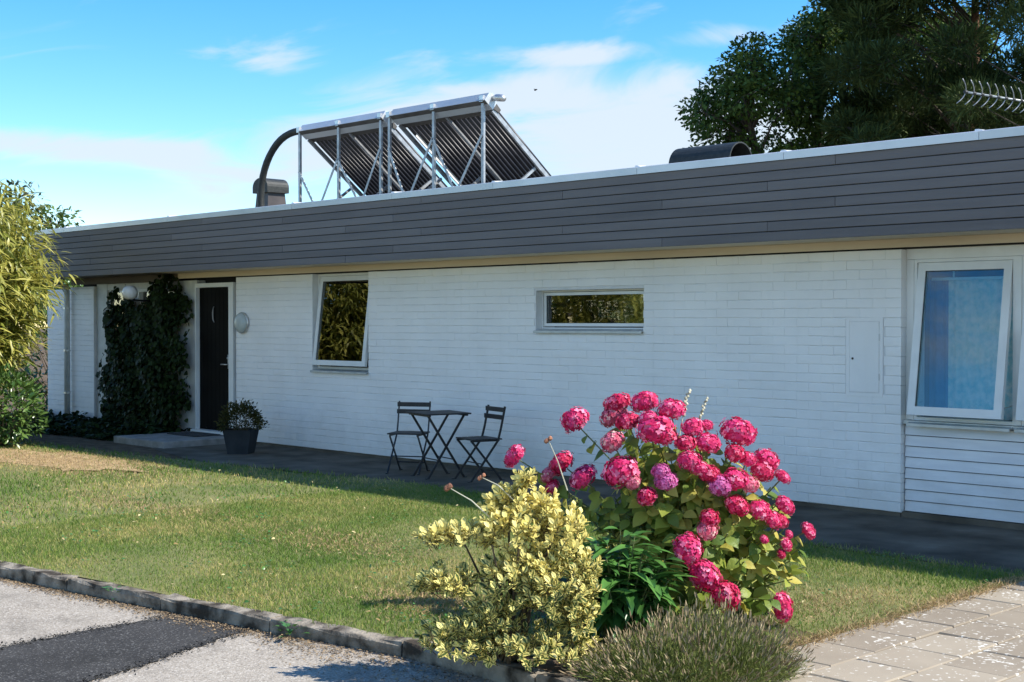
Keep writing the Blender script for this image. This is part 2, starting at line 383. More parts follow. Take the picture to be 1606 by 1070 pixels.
def weather(m, dirt, z0, z1, amount):
    """splash dirt low on a wall, with a ragged edge, and faint drips"""
    N, L = m.node_tree.nodes, m.node_tree.links
    b = N['Principled BSDF']; ramp = N[m['ramp']]
    g = N.new('ShaderNodeNewGeometry'); sp = N.new('ShaderNodeSeparateXYZ'); L.new(g.outputs['Position'], sp.inputs[0])
    n = N.new('ShaderNodeTexNoise'); n.inputs['Scale'].default_value = 3.5; n.inputs['Detail'].default_value = 9; n.inputs['Roughness'].default_value = .7
    L.new(g.outputs['Position'], n.inputs['Vector'])
    ml = N.new('ShaderNodeMath'); ml.operation = 'MULTIPLY_ADD'; ml.inputs[1].default_value = -1.1; L.new(n.outputs[0], ml.inputs[0]); L.new(sp.outputs[2], ml.inputs[2])
    r = N.new('ShaderNodeMapRange'); r.inputs['From Min'].default_value = z0 - .55; r.inputs['From Max'].default_value = z1 - .55
    r.inputs['To Min'].default_value = amount; r.inputs['To Max'].default_value = 0
    L.new(ml.outputs[0], r.inputs['Value'])
    mp = N.new('ShaderNodeMapping'); mp.inputs['Scale'].default_value = (9, 1, .45); L.new(g.outputs['Position'], mp.inputs['Vector'])
    d = N.new('ShaderNodeTexNoise'); d.inputs['Scale'].default_value = 1.0; d.inputs['Detail'].default_value = 5; L.new(mp.outputs[0], d.inputs['Vector'])
    dr = N.new('ShaderNodeMapRange'); dr.inputs['From Min'].default_value = .56; dr.inputs['From Max'].default_value = .80; dr.inputs['To Max'].default_value = amount * .2
    L.new(d.outputs[0], dr.inputs['Value'])
    ad = N.new('ShaderNodeMath'); ad.operation = 'MAXIMUM'; L.new(r.outputs[0], ad.inputs[0]); L.new(dr.outputs[0], ad.inputs[1])
    mx = N.new('ShaderNodeMix'); mx.data_type = 'RGBA'; mx.inputs[7].default_value = (*dirt, 1)
    L.new(ad.outputs[0], mx.inputs[0]); L.new(ramp.outputs[0], mx.inputs[6]); L.new(mx.outputs[2], b.inputs['Base Color'])


weather(M['brick'], (0.42, 0.41, 0.36), 0.05, 0.55, .30)
weather(M['mortar'], (0.40, 0.39, 0.34), 0.05, 0.55, .35)
weather(M['siding'], (0.42, 0.41, 0.36), 0.05, 0.45, .30)
weather(M['clad'], (0.27, 0.25, 0.23), -5, -4, .35)

# ---------------------------------------------------------------- mesh helpers
WM = {}                                   # world matrix of every parent


class MB:
    def __init__(self):
        self.v, self.f = [], []

    def add(self, vs, fs):
        o = len(self.v)
        self.v += [tuple(p) for p in vs]
        self.f += [tuple(i + o for i in q) for q in fs]
        return self

    def box(self, x0, x1, y0, y1, z0, z1, m=None, ch=0.0):
        """box; ch > 0 chamfers the front (-Y) face's edges"""
        if ch:
            vs = [(x0, y1, z0), (x1, y1, z0), (x1, y1, z1), (x0, y1, z1),
                  (x0, y0 + ch, z0), (x1, y0 + ch, z0), (x1, y0 + ch, z1), (x0, y0 + ch, z1),
                  (x0 + ch, y0, z0 + ch), (x1 - ch, y0, z0 + ch), (x1 - ch, y0, z1 - ch), (x0 + ch, y0, z1 - ch)]
            fs = [(0, 3, 2, 1), (0, 1, 5, 4), (1, 2, 6, 5), (2, 3, 7, 6), (3, 0, 4, 7),
                  (4, 5, 9, 8), (5, 6, 10, 9), (6, 7, 11, 10), (7, 4, 8, 11), (8, 9, 10, 11)]
        else:
            vs = [(x, y, z) for z in (z0, z1) for y in (y0, y1) for x in (x0, x1)]
            fs = [(0, 2, 3, 1), (4, 5, 7, 6), (0, 1, 5, 4), (2, 6, 7, 3), (0, 4, 6, 2), (1, 3, 7, 5)]
        if m is not None:
            vs = [tuple(m @ Vector(p)) for p in vs]
        return self.add(vs, fs)

    def bar(self, a, b, w, t, up=(0, 0, 1)):
        """rectangular bar from a to b, w across, t thick"""
        a, b = Vector(a), Vector(b)
        d = (b - a).normalized()
        u = Vector(up)
        sx = d.cross(u)
        if sx.length < 1e-4:
            sx = d.cross(Vector((1, 0, 0)))
        sx.normalize()
        sy = sx.cross(d).normalized()
        vs = []
        for p in (a, b):
            for i, j in ((-1, -1), (1, -1), (1, 1), (-1, 1)):
                vs.append(p + sx * (i * w / 2) + sy * (j * t / 2))
        return self.add(vs, [(0, 3, 2, 1), (4, 5, 6, 7), (0, 1, 5, 4), (1, 2, 6, 5), (2, 3, 7, 6), (3, 0, 4, 7)])

    def tube(self, pts, r, n=8, cap=True):
        pts = [Vector(p) for p in pts]
        rs = r if isinstance(r, (list, tuple)) else [r] * len(pts)
        o = len(self.v)
        ref = Vector((0.13, 0.31, 0.94))
        for i, p in enumerate(pts):
            d = (pts[min(i + 1, len(pts) - 1)] - pts[max(i - 1, 0)]).normalized()
            sx = d.cross(ref)
            if sx.length < 1e-3:
                sx = d.cross(Vector((1, 0, 0)))
            sx.normalize()
            sy = d.cross(sx)
            for k in range(n):
                a = 2 * PI * k / n
                self.v.append(tuple(p + sx * (math.cos(a) * rs[i]) + sy * (math.sin(a) * rs[i])))
        for i in range(len(pts) - 1):
            for k in range(n):
                k2 = (k + 1) % n
                self.f.append((o + i * n + k, o + i * n + k2, o + (i + 1) * n + k2, o + (i + 1) * n + k))
        if cap:
            self.f.append(tuple(o + k for k in reversed(range(n))))
            self.f.append(tuple(o + (len(pts) - 1) * n + k for k in range(n)))
        return self

    def lathe(self, prof, n=24, m=None):
        """profile of (r, z) about Z"""
        o = len(self.v)
        for r, z in prof:
            for k in range(n):
                a = 2 * PI * k / n
                p = Vector((r * math.cos(a), r * math.sin(a), z))
                self.v.append(tuple(m @ p if m is not None else p))
        for i in range(len(prof) - 1):
            for k in range(n):
                k2 = (k + 1) % n
                self.f.append((o + i * n + k, o + i * n + k2, o + (i + 1) * n + k2, o + (i + 1) * n + k))
        self.f.append(tuple(o + k for k in reversed(range(n))))
        self.f.append(tuple(o + (len(prof) - 1) * n + k for k in range(n)))
        return self

    def mesh(self, name, material, smooth=False):
        me = bpy.data.meshes.new(name)
        me.from_pydata(self.v, [], self.f)
        for mm in (material if isinstance(material, (list, tuple)) else [material]):
            me.materials.append(mm)
        if smooth:
            me.polygons.foreach_set('use_smooth', [True] * len(me.polygons))
        me.update()
        return me

    def build(self, name, material, parent=None, smooth=False, bevel=0.0):
        o = put(name, self.mesh(name, material, smooth), parent)
        if bevel:
            b = o.modifiers.new('bevel', 'BEVEL')
            b.width = bevel
            b.segments = 2
            b.limit_method = 'ANGLE'
        return o


def put(name, me, parent=None, world=None):
    o = bpy.data.objects.new(name, me)
    COL.objects.link(o)
    if world is not None:
        o.matrix_basis = world
    if parent is not None:
        o.parent = parent
        pm = WM.get(parent.name)
        if pm is not None:
            o.matrix_parent_inverse = pm.inverted()
    return o


def tag(o, label=None, cat=None, group=None, kind=None):
    if label: o['label'] = label
    if cat: o['category'] = cat
    if group: o['group'] = group
    if kind: o['kind'] = kind
    return o


def empty(name, loc=(0, 0, 0), rz=0.0):
    o = bpy.data.objects.new(name, None)
    o.empty_display_size = 0.1
    o.location = loc
    o.rotation_euler = (0, 0, rz)
    COL.objects.link(o)
    WM[o.name] = Matrix.Translation(Vector(loc)) @ Matrix.Rotation(rz, 4, 'Z')
    return o


def copy_tree(o, parent=None):
    c = o.copy()
    COL.objects.link(c)
    if parent is not None:
        c.parent = parent
    for ch in list(o.children):
        copy_tree(ch, c)
    return c


def np_mesh(name, V, F, material, uv=None, smooth=False):
    """V (n,3), F (m,3) triangles"""
    me = bpy.data.meshes.new(name)
    n, m_ = len(V), len(F)
    k = F.shape[1]
    me.vertices.add(n)
    me.vertices.foreach_set('co', np.ascontiguousarray(V, dtype=np.float32).ravel())
    me.loops.add(m_ * k)
    me.loops.foreach_set('vertex_index', np.ascontiguousarray(F, dtype=np.int32).ravel())
    me.polygons.add(m_)
    me.polygons.foreach_set('loop_start', np.arange(m_, dtype=np.int32) * k)
    if uv is not None:
        ul = me.uv_layers.new(name='UVMap')
        ul.data.foreach_set('uv', np.ascontiguousarray(uv[F.ravel()], dtype=np.float32).ravel())
    me.materials.append(material)
    if smooth:
        me.polygons.foreach_set('use_smooth', np.ones(m_, dtype=bool))
    me.update(calc_edges=True)
    me.validate()
    return me


def leaf_template(width, rows=4, droop=0.25, fold=0.18, peak=0.45, power=1.0):
    """unit-length leaf along +Y, upper side +Z; returns verts, tris, uv (|u|=1 at the margin)"""
    V, UV = [(0, 0, 0)], [(0, 0)]
    ts = [(i + 1) / (rows + 1) for i in range(rows)]
    for t in ts:
        s = t / peak if t < peak else (1 - t) / (1 - peak)
        w = width * 0.5 * math.sin(min(max(s, 0), 1) * PI / 2) ** power
        z = -droop * t * t
        V += [(-w, t, z + fold * w), (0, t, z), (w, t, z + fold * w)]
        UV += [(-1, t), (0, t), (1, t)]
    V.append((0, 1, -droop)); UV.append((0.6, 1))
    F = [(0, 2, 1), (0, 3, 2)]
    for i in range(rows - 1):
        a, b = 1 + 3 * i, 4 + 3 * i
        F += [(a, a + 1, b + 1), (a, b + 1, b), (a + 1, a + 2, b + 2), (a + 1, b + 2, b + 1)]
    a, tip = 1 + 3 * (rows - 1), len(V) - 1
    F += [(a, a + 1, tip), (a + 1, a + 2, tip)]
    return np.array(V, float), np.array(F, int), np.array(UV, float)


def unit(a):
    return a / np.maximum(np.linalg.norm(a, axis=-1, keepdims=True), 1e-9)


def frames(D, U):
    Y = unit(np.asarray(D, float))
    U = np.asarray(U, float)
    Z = U - (U * Y).sum(1, keepdims=True) * Y
    bad = np.linalg.norm(Z, axis=1) < 1e-3
    Z[bad] = np.array([1.0, 0.2, 0.1])
    Z = unit(Z - (Z * Y).sum(1, keepdims=True) * Y)
    X = np.cross(Y, Z)
    return np.stack([X, Y, Z], axis=2)          # columns


def leaf_mass(name, T, P, D, U, S, material, parent=None, smooth=False):
    V, F, UV = T
    Fm = frames(D, U)
    A = np.einsum('nij,kj->nki', Fm, V) * np.asarray(S)[:, None, None] + np.asarray(P)[:, None, :]
    n, k = len(P), len(V)
    FF = (F[None] + (np.arange(n) * k)[:, None, None]).reshape(-1, 3)
    me = np_mesh(name, A.reshape(-1, 3), FF, material, np.tile(UV, (n, 1)), smooth)
    return put(name, me, parent)


def leaves(parent, T, P, D, U, S, material, singles=300, single='leaf', mass='foliage', score=None, smooth=False):
    """the leaves that show largest become objects of their own, the rest one part"""
    P, D, U, S = (np.asarray(a, float) for a in (P, D, U, S))
    if score is None:
        score = S / np.linalg.norm(P - np.array(CAM), axis=1) ** 2
    order = np.argsort(-score)
    a, b = order[:singles], order[singles:]
    if len(b):
        tag(leaf_mass(mass, T, P[b], D[b], U[b], S[b], material, parent, smooth), kind='stuff')
    if len(a):
        me = np_mesh(single, T[0], T[1], material, T[2], smooth)
        Fm = frames(D[a], U[a])
        for i, j in enumerate(a):
            m = Matrix([[*(Fm[i, r] * S[j]), P[j, r]] for r in range(3)] + [[0, 0, 0, 1]])
            put(single, me, parent, m)


def rand_dirs(n):
    a = RNG.normal(size=(n, 3))
    return unit(a)


# ---------------------------------------------------------------- ground, lawn, walkway, drive
def sheet(name, pts, z, material, label=None, n=0):
    mb = MB()
    mb.add([(x, y, z) for x, y in pts], [tuple(range(len(pts)))])
    o = mb.build(name, material)
    return tag(o, label, kind='structure')


sheet('ground', [(-400, -400), (400, -400), (400, 400), (-400, 400)], -0.16, M['soil'], 'bare brown earth around the house and far beyond')
sheet('asphalt_drive', [(-60, -60), (60, -60), (60, -6.0), (-3.9, -6.05), (-4.5, -6.0), (-5.0, -5.95), (-5.5, -5.98), (-7, -6.25), (-9.3, -6.55), (-14, -7.2), (-60, -13.0)], -0.088, M['asphalt'],
      'pale worn asphalt drive below the kerb')

LAWN_BACK = [(-30, -2.0), (-18.0, -2.05), (-14.6, -1.85), (-13.2, -1.62), (-11.3, -1.42), (-9.0, -1.5), (-5.4, -1.82), (-4.03, -1.85)]
KERB = [(-26, -8.95), (-20, -8.1), (-14, -7.28), (-9.23, -6.63), (-7.88, -6.446), (-6.89, -6.325), (-6.13, -6.20), (-5.46, -6.07), (-5.0, -6.03), (-4.5, -6.08), (-3.96, -6.13)]


def interp(poly, x):
    return np.interp(x, [p[0] for p in poly], [p[1] for p in poly])


def lawn():
    xs = np.linspace(-26, -4.03, 90)
    V, F = [], []
    rows = 18
    for x in xs:
        y1 = float(interp(LAWN_BACK, x))
        y0 = float(interp(KERB, x)) + 0.09 if x < -5.0 else -5.86 + (x + 5.0) * 0.35
        for j in range(rows):
            y = y0 + (y1 - y0) * j / (rows - 1)
            V.append((x, y, 0.012 * math.sin(x * 1.7 + y) * math.sin(y * 1.3) - 0.012))
    for i in range(len(xs) - 1):
        for j in range(rows - 1):
            a = i * rows + j
            F.append((a, a + rows, a + rows + 1, a + 1))
    mb = MB().add(V, F)
    return tag(mb.build('lawn', M['lawn'], smooth=True), 'sunlit lawn between the drive and the house', kind='structure')


lawn()
sheet('garden_soil', [(-40, -2.02), (-30, -2.02), (-18.0, -2.07), (-14.4, -1.87), (-14.4, 0.3), (-40, 0.3)], -0.018, M['soil'], 'brown earth by the entrance')
sheet('walkway', [(-14.42, -1.87), (-13.2, -1.64), (-11.3, -1.44), (-9.0, -1.52), (-5.4, -1.84), (-4.03, -1.87), (6, -1.87), (6, 0.3), (-16.6, 0.3), (-16.6, -1.3)], -0.010, M['walk'],
      'grey concrete walkway along the house wall')
M['bare'] = mat('bare_dry_earth', (0.26, 0.18, 0.095), (0.46, 0.34, 0.19), scale=9, rough=.95, spec=.1, bump=.8, bscale=50, bdist=.015)
sheet('bare_patch', [(-15.9 + (1.75 + .22 * math.sin(5 * t) + .16 * math.sin(11 * t)) * math.cos(t), -3.0 + (.55 + .08 * math.sin(7 * t + 1) + .06 * math.sin(13 * t)) * math.sin(t)) for t in np.linspace(0, 2 * PI, 60, endpoint=False)], 0.003, M['bare'], 'bare sandy patch in the lawn below the bamboo')
sheet('planting_bed', [(-5.55, -5.98), (-5.0, -5.90), (-4.5, -6.0), (-4.0, -6.05), (-4.0, -3.9), (-4.6, -3.6), (-5.4, -4.2), (-5.7, -5.2)], -0.006, M['soil'], 'small planting bed under the flowering shrubs')


def patch():
    mb = MB()
    left = [(-7.20, -9.6), (-7.22, -8.4), (-7.25, -7.5), (-7.30, -6.9), (-7.31, -6.27)]
    right = [(-6.0, -9.6), (-6.12, -8.2), (-6.31, -7.3), (-6.52, -6.75), (-6.70, -6.18)]
    V, F = [], []
    n = 60
    for i in range(n):
        t = i / (n - 1) * 4
        k = min(int(t), 3); u = t - k
        l = Vector((*left[k], 0)).lerp(Vector((*left[k + 1], 0)), u)
        r = Vector((*right[k], 0)).lerp(Vector((*right[k + 1], 0)), u)
        l.x += random.uniform(-.014, .014); r.x += random.uniform(-.03, .03)
        V += [(l.x, l.y, -0.083), (r.x, r.y, -0.083)]
    for i in range(n - 1):
        F.append((2 * i, 2 * i + 1, 2 * i + 3, 2 * i + 2))
    mb.add(V, F)
    tag(mb.build('asphalt_patch', M['patch']), 'dark strip of newer asphalt across the drive', kind='structure')


patch()


def kerb():
    root = tag(empty('kerb', (-9.0, -6.6, -0.13)), 'long weathered concrete kerb between drive and lawn', 'kerb')
    pts = []
    # walk along the kerb and cut it into stones
    xs = np.linspace(-20, -3.97, 640)
    ys = interp(KERB, xs)
    ds = np.concatenate([[0], np.cumsum(np.hypot(np.diff(xs), np.diff(ys)))])
    L = ds[-1]
    cuts = [L]
    c = L - 0.62
    while c > 0.4:
        cuts.append(c); c -= 0.98
    cuts.append(0)
    cuts = cuts[::-1]
    for a, b in zip(cuts[:-1], cuts[1:]):
        a += 0.006; b -= 0.006
        p = Vector((np.interp(a, ds, xs), np.interp(a, ds, ys), 0)); q = Vector((np.interp(b, ds, xs), np.interp(b, ds, ys), 0))
        d = (q - p).normalized(); nrm = Vector((-d.y, d.x, 0))
        h = random.uniform(-.006, .006)
        mb = MB()
        k = 7
        prof = [(0.0, -0.14), (0.0, -0.018), (0.012, 0.0), (0.105, 0.002), (0.11, -0.14)]
        V, F = [], []
        for i in range(k):
            c0 = p.lerp(q, i / (k - 1))
            for u, z in prof:
                e = c0 + nrm * (u + random.uniform(-.007, .007))
                V.append((e.x, e.y, z + h + (random.uniform(-.012, .005) if z > -0.1 else 0)))
        m = len(prof)
        for i in range(k - 1):
            for j in range(m - 1):
                F.append((i * m + j, (i + 1) * m + j, (i + 1) * m + j + 1, i * m + j + 1))
        F += [tuple(reversed(range(m))), tuple((k - 1) * m + j for j in range(m))]
        F = [tuple(reversed(f)) for f in F]
        mb.add(V, F)
        mb.build('kerbstone', M['kerb'], root)


kerb()


def paving():
    base = tag(MB().box(-4.0, 5.0, -9.5, -1.88, -0.15, -0.035).build('paving', M['soil']), 'terrace of lichen spotted concrete paving slabs', kind='structure')
    variants = []
    for k in range(5):
        mb = MB()
        sx, sy, ch = 0.172, 0.2035, 0.006
        t = [random.uniform(-.0025, .0025) for _ in range(4)]
        V = [(-sx, -sy, -.04), (sx, -sy, -.04), (sx, sy, -.04), (-sx, sy, -.04),
             (-sx, -sy, -ch), (sx, -sy, -ch), (sx, sy, -ch), (-sx, sy, -ch),
             (-sx + ch, -sy + ch, t[0]), (sx - ch, -sy + ch, t[1]), (sx - ch, sy - ch, t[2]), (-sx + ch, sy - ch, t[3])]
        F = [(0, 1, 5, 4), (1, 2, 6, 5), (2, 3, 7, 6), (3, 0, 4, 7), (4, 5, 9, 8), (5, 6, 10, 9), (6, 7, 11, 10), (7, 4, 8, 11), (8, 9, 10, 11)]
        mb.add(V, F)
        variants.append(mb.mesh('paving_slab', M['slab']))
    for i in range(13):
        x = -4.04 + 0.175 + 0.357 * i
        off = 0.0 if i % 2 == 0 else 0.205
        for j in range(18):
            y = -8.85 + 0.4135 * j + off
            if y > -1.75 or y < -9.2 or (x > -1.6 and y < -7):
                continue
            o = put('paving_slab', random.choice(variants), base)
            if y > -2.08:                       # cut slabs along the walkway
                hi_, lo_ = -1.885, y - .2035
                if hi_ - lo_ < .06:
                    bpy.data.objects.remove(o); continue
                o.scale = (1, (hi_ - lo_) / .407, 1); y = (hi_ + lo_) / 2
            o.location = (x + random.uniform(-.003, .003), y + random.uniform(-.003, .003), random.uniform(-.002, .0015))
            o.rotation_euler = (random.uniform(-.0025, .0025), random.uniform(-.0025, .0025), random.uniform(-.006, .006) + random.choice((0, PI)))


paving()

# ---------------------------------------------------------------- the house
house = tag(empty('bungalow', (-13.5, 0, 0)), 'long white painted brick bungalow with flat roof and grey board fascia', 'house')
X0, X1 = -21.5, 3.0
WT = 2.315


def brick_wall():
    # backing just behind the brick faces, cut round the openings
    back = MB()
    y0, y1 = 0.008, 0.30
    segs = [(-16.50, -14.70, .03, WT), (-14.70, -13.52, .03, 1.05), (-13.52, -10.58, .03, WT), (-10.58, -9.04, .03, 1.585), (-10.58, -9.04, 2.03, WT), (-9.04, -6.142, .03, WT)]
    for a, b, c, d in segs:
        back.box(a, b, y0, y1, c, d)
    wall = back.build('brick_wall', M['mortar'], house)
    wall_l = MB().box(-21.50, -20.66, y0, y1, .03, WT - .05).build('brick_wall', M['mortar'], house)
    wing = MB().box(-22.30, -21.505, 0.008, 0.29, .03, 2.235).build('wing_wall', M['mortar'], house)
    rows, ch = 27, (WT - 0.03) / 27
    opens = [(-14.70, -13.52, 1.05, 9), (-10.58, -9.04, 1.585, 2.03), (-6.68, -6.30, 1.02, 1.73)]
    cells = []
    for (a, b, zmax) in ((-22.30, -20.66, 2.24), (-16.50, -6.13, WT)):
        for r in range(rows):
            z0 = .03 + r * ch; z1 = z0 + ch
            if z1 > zmax + .01:
                continue
            x = a - (0.13 if r % 2 else 0.0)
            while x < b - 1e-4:
                s, e = max(x, a), min(x + 0.262, b)
                if b - e < .07: e = b
                x += 0.262
                if e == b: x = b
                pieces = [(s, e)]
                zc = (z0 + z1) / 2
                for oa, ob, oc, od in opens:
                    if oc < zc < od:
                        np_ = []
                        for (p, q) in pieces:
                            if q <= oa or p >= ob:
                                np_.append((p, q)); continue
                            if p < oa: np_.append((p, oa))
                            if q > ob: np_.append((ob, q))
                        pieces = np_
                for p, q in pieces:
                    if q - p > 0.03:
                        cells.append((p, q, z0, z1))
    cells.sort(key=lambda c: (Vector(((c[0] + c[1]) / 2, 0, (c[2] + c[3]) / 2)) - CAM).length)
    variants = []
    for k in range(8):
        rr = random.Random(k)
        mb = MB()
        hx, hz = 0.5, 0.5
        cx, cz = 0.003, 0.06
        j = lambda s: rr.uniform(-s, s)
        V = [(-hx, 1, -hz), (hx, 1, -hz), (hx, 1, hz), (-hx, 1, hz)]
        V += [(-hx, .05 + j(.02), -hz + j(.02)), (hx, .05 + j(.02), -hz + j(.02)), (hx, .05 + j(.02), hz + j(.02)), (-hx, .05 + j(.02), hz + j(.02))]
        V += [(-hx + cx, j(.018), -hz + cz + j(.03)), (hx - cx, j(.018), -hz + cz + j(.03)), (hx - cx, j(.018), hz - cz + j(.03)), (-hx + cx, j(.018), hz - cz + j(.03))]
        V.append((j(.2), j(.02) - .008, j(.1)))
        F = [(0, 1, 5, 4), (1, 2, 6, 5), (2, 3, 7, 6), (3, 0, 4, 7), (4, 5, 9, 8), (5, 6, 10, 9), (6, 7, 11, 10), (7, 4, 8, 11),
             (8, 9, 12), (9, 10, 12), (10, 11, 12), (11, 8, 12)]
        variants.append((V, F, MB().add(V, F).mesh('brick', M['brick'])))
    mass = MB()
    n = 0
    for (p, q, z0, z1) in cells:
        jx = random.choice((.0002, .0003, .0005, .0009))
        V, F, me = random.choice(variants)
        deep = 0.12 if q > -6.14 or p < -22.29 else 0.09
        gz = random.choice((.0004, .001, .002, .0035, .007))
        m = Matrix.Translation(((p + q) / 2, random.uniform(-.001, .001), (z0 + z1) / 2)) @ \
            Matrix.Rotation(random.uniform(-.004, .004), 4, 'X') @ Matrix.Rotation(random.uniform(-.002, .002), 4, 'Z') @ Matrix.Rotation(random.uniform(-.002, .002), 4, 'Y') @ \
            Matrix.Diagonal((q - p - 2 * jx, deep, (z1 - z0) - gz, 1))
        if n < 300:
            put('brick', me, wall if p > -17 else wall_l, m)
            n += 1
        else:
            mass.add([m @ Vector(v) for v in V], F)
    tag(mass.build('brick_courses', M['brick'], wall), kind='stuff')
    return wall


wall = brick_wall()
# plinth under the bricks, darker and set back
MB().box(-22.29, -6.14, 0.012, 0.28, -0.10, 0.026).build('plinth', M['walk'], house)
# other outside walls, floor and ceiling, so the rooms are dark
MB().box(X0, X0 + .25, 0.31, 9.0, -.1, 2.40).build('side_wall', M['mortar'], house)
MB().box(X1 - .25, X1, 0.31, 9.0, -.1, 2.40).build('side_wall', M['mortar'], house)
MB().box(X0, X1, 9.0, 9.25, -.1, 2.40).build('rear_wall', M['mortar'], house)
MB().box(X0 + .25, X1 - .25, 0.31, 9.0, -.09, 0.02).build('room_floor', M['room'], house)
for xx in (-16.3, -12.5, -7.6):
    MB().box(xx, xx + .1, .32, 8.99, .03, 2.55).build('partition', M['room'], house)


def roof():
    # deck, parapet and felt
    mb = MB()
    mb.box(X0 - .05, X1 + .3, -0.565, 9.5, 2.62, 2.98)
    deck = mb.build('roof', M['felt'], house)
    # soffit and frieze
    MB().box(-18.02, X1 + .3, -0.562, 0.02, 2.405, 2.425).build('soffit', M['beige'], house)
    MB().box(X0 - .05, -18.025, -0.562, 0.02, 2.405, 2.425).build('soffit', M['brown'], house)  # left stretch of the same boards, darkened in colour for shade
    MB().box(-18.02, X1, -0.022, 0.006, 2.330, 2.404).build('frieze', M['beige'], house)
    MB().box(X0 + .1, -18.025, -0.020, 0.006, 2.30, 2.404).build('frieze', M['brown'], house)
    MB().box(-16.5, X1, 0.03, 0.29, 2.317, 2.40).build('wall_head', M['cladback'], house)
    MB().box(X0 + .1, -16.51, 0.20, 0.30, 2.2, 2.40).build('wall_head', M['cladback'], house)
    # fascia
    fas = MB().box(X0 - .06, X1 + .3, -0.592, -0.567, 2.402, 3.10).build('fascia', M['cladback'], house)
    n = 8
    z0, z1 = 2.395, 3.108
    h = (z1 - z0) / n
    joints = [[-18.9, -13.2, -8.3, -3.1], [-16.4, -11.8, -6.41, -1.2], [-19.6, -14.5, -9.6, -4.2], [-17.2, -12.3, -7.1, -2.2]]
    for r in range(n):
        xs = [X0 - .07] + joints[(r * 3) % 4] + [X1 + .3]
        for a, b in zip(xs[:-1], xs[1:]):
            mb = MB()
            zz0, zz1 = z0 + r * h + .003, z0 + (r + 1) * h - .004
            y = -0.608 + random.uniform(-.0015, .0015)
            lean = random.uniform(-.002, .002)
            mb.box(a + .0015, b - .0015, y, -0.594, zz0, zz1, ch=.0035)
            mb.build('cladding_board', M['clad'], fas)
    # left end of the fascia
    MB().box(X0 - .085, X0 - .062, -0.60, 9.5, 2.40, 3.10).build('end_fascia', M['clad'], house)
    # dark shadow gap under the coping, then the coping in lengths
    MB().box(X0 - .05, X1 + .3, -0.600, -0.40, 3.102, 3.114).build('coping_batten', M['cladback'], house)
    cuts = [X0 - .10, -20.43, -17.3, -14.28, -12.30, -10.61, -8.6, -6.92, -5.11, -2.8, -0.3, X1 + .3]
    for a, b in zip(cuts[:-1], cuts[1:]):
        mb = MB()
        V = []
        for x in (a + .002, b - .002):
            V += [(x, -0.622, 3.106), (x, -0.622, 3.172), (x, -0.612, 3.178), (x, -0.36, 3.150), (x, -0.36, 2.99), (x, -0.598, 3.116), (x, -0.612, 3.106)]
        F = [tuple(range(7)), tuple(reversed(range(7, 14)))] + [(i, i + 7, (i + 1) % 7 + 7, (i + 1) % 7) for i in range(7)]
        mb.add(V, F)
        mb.build('coping', M['zinc'], deck)
        # upstanding seam, its sunlit glint put into the white colour
        if b < -4:
            s = MB()
            s.add([(b - .05, -.60, 3.170), (b + .05, -.60, 3.170), (b + .06, -.40, 3.150), (b - .06, -.40, 3.150),
                   (b - .05, -.585, 3.196), (b - .02, -.585, 3.196), (b + .06, -.42, 3.175), (b - .06, -.42, 3.21)],
                  [(0, 1, 5, 4), (1, 2, 6, 5), (2, 3, 7, 6), (3, 0, 4, 7), (4, 5, 6, 7)])
            s.build('seam_cap', M['bright'], deck)
    MB().box(X0 - .10, X0 - .04, -0.36, 9.5, 3.10, 3.175).build('coping', M['zinc'], deck)


roof()


def frame_bars(mb, x0, x1, z0, z1, y0, y1, w, wb=None, m=None):
    """four bars of a rectangular frame butted end to end"""
    wb = wb or w
    mb.box(x0, x0 + w, y0, y1, z0, z1, m)
    mb.box(x1 - w, x1, y0, y1, z0, z1, m)
    mb.box(x0 + w, x1 - w, y0 + .001, y1, z1 - w, z1, m)
    mb.box(x0 + w, x1 - w, y0 + .001, y1, z0, z0 + wb, m)


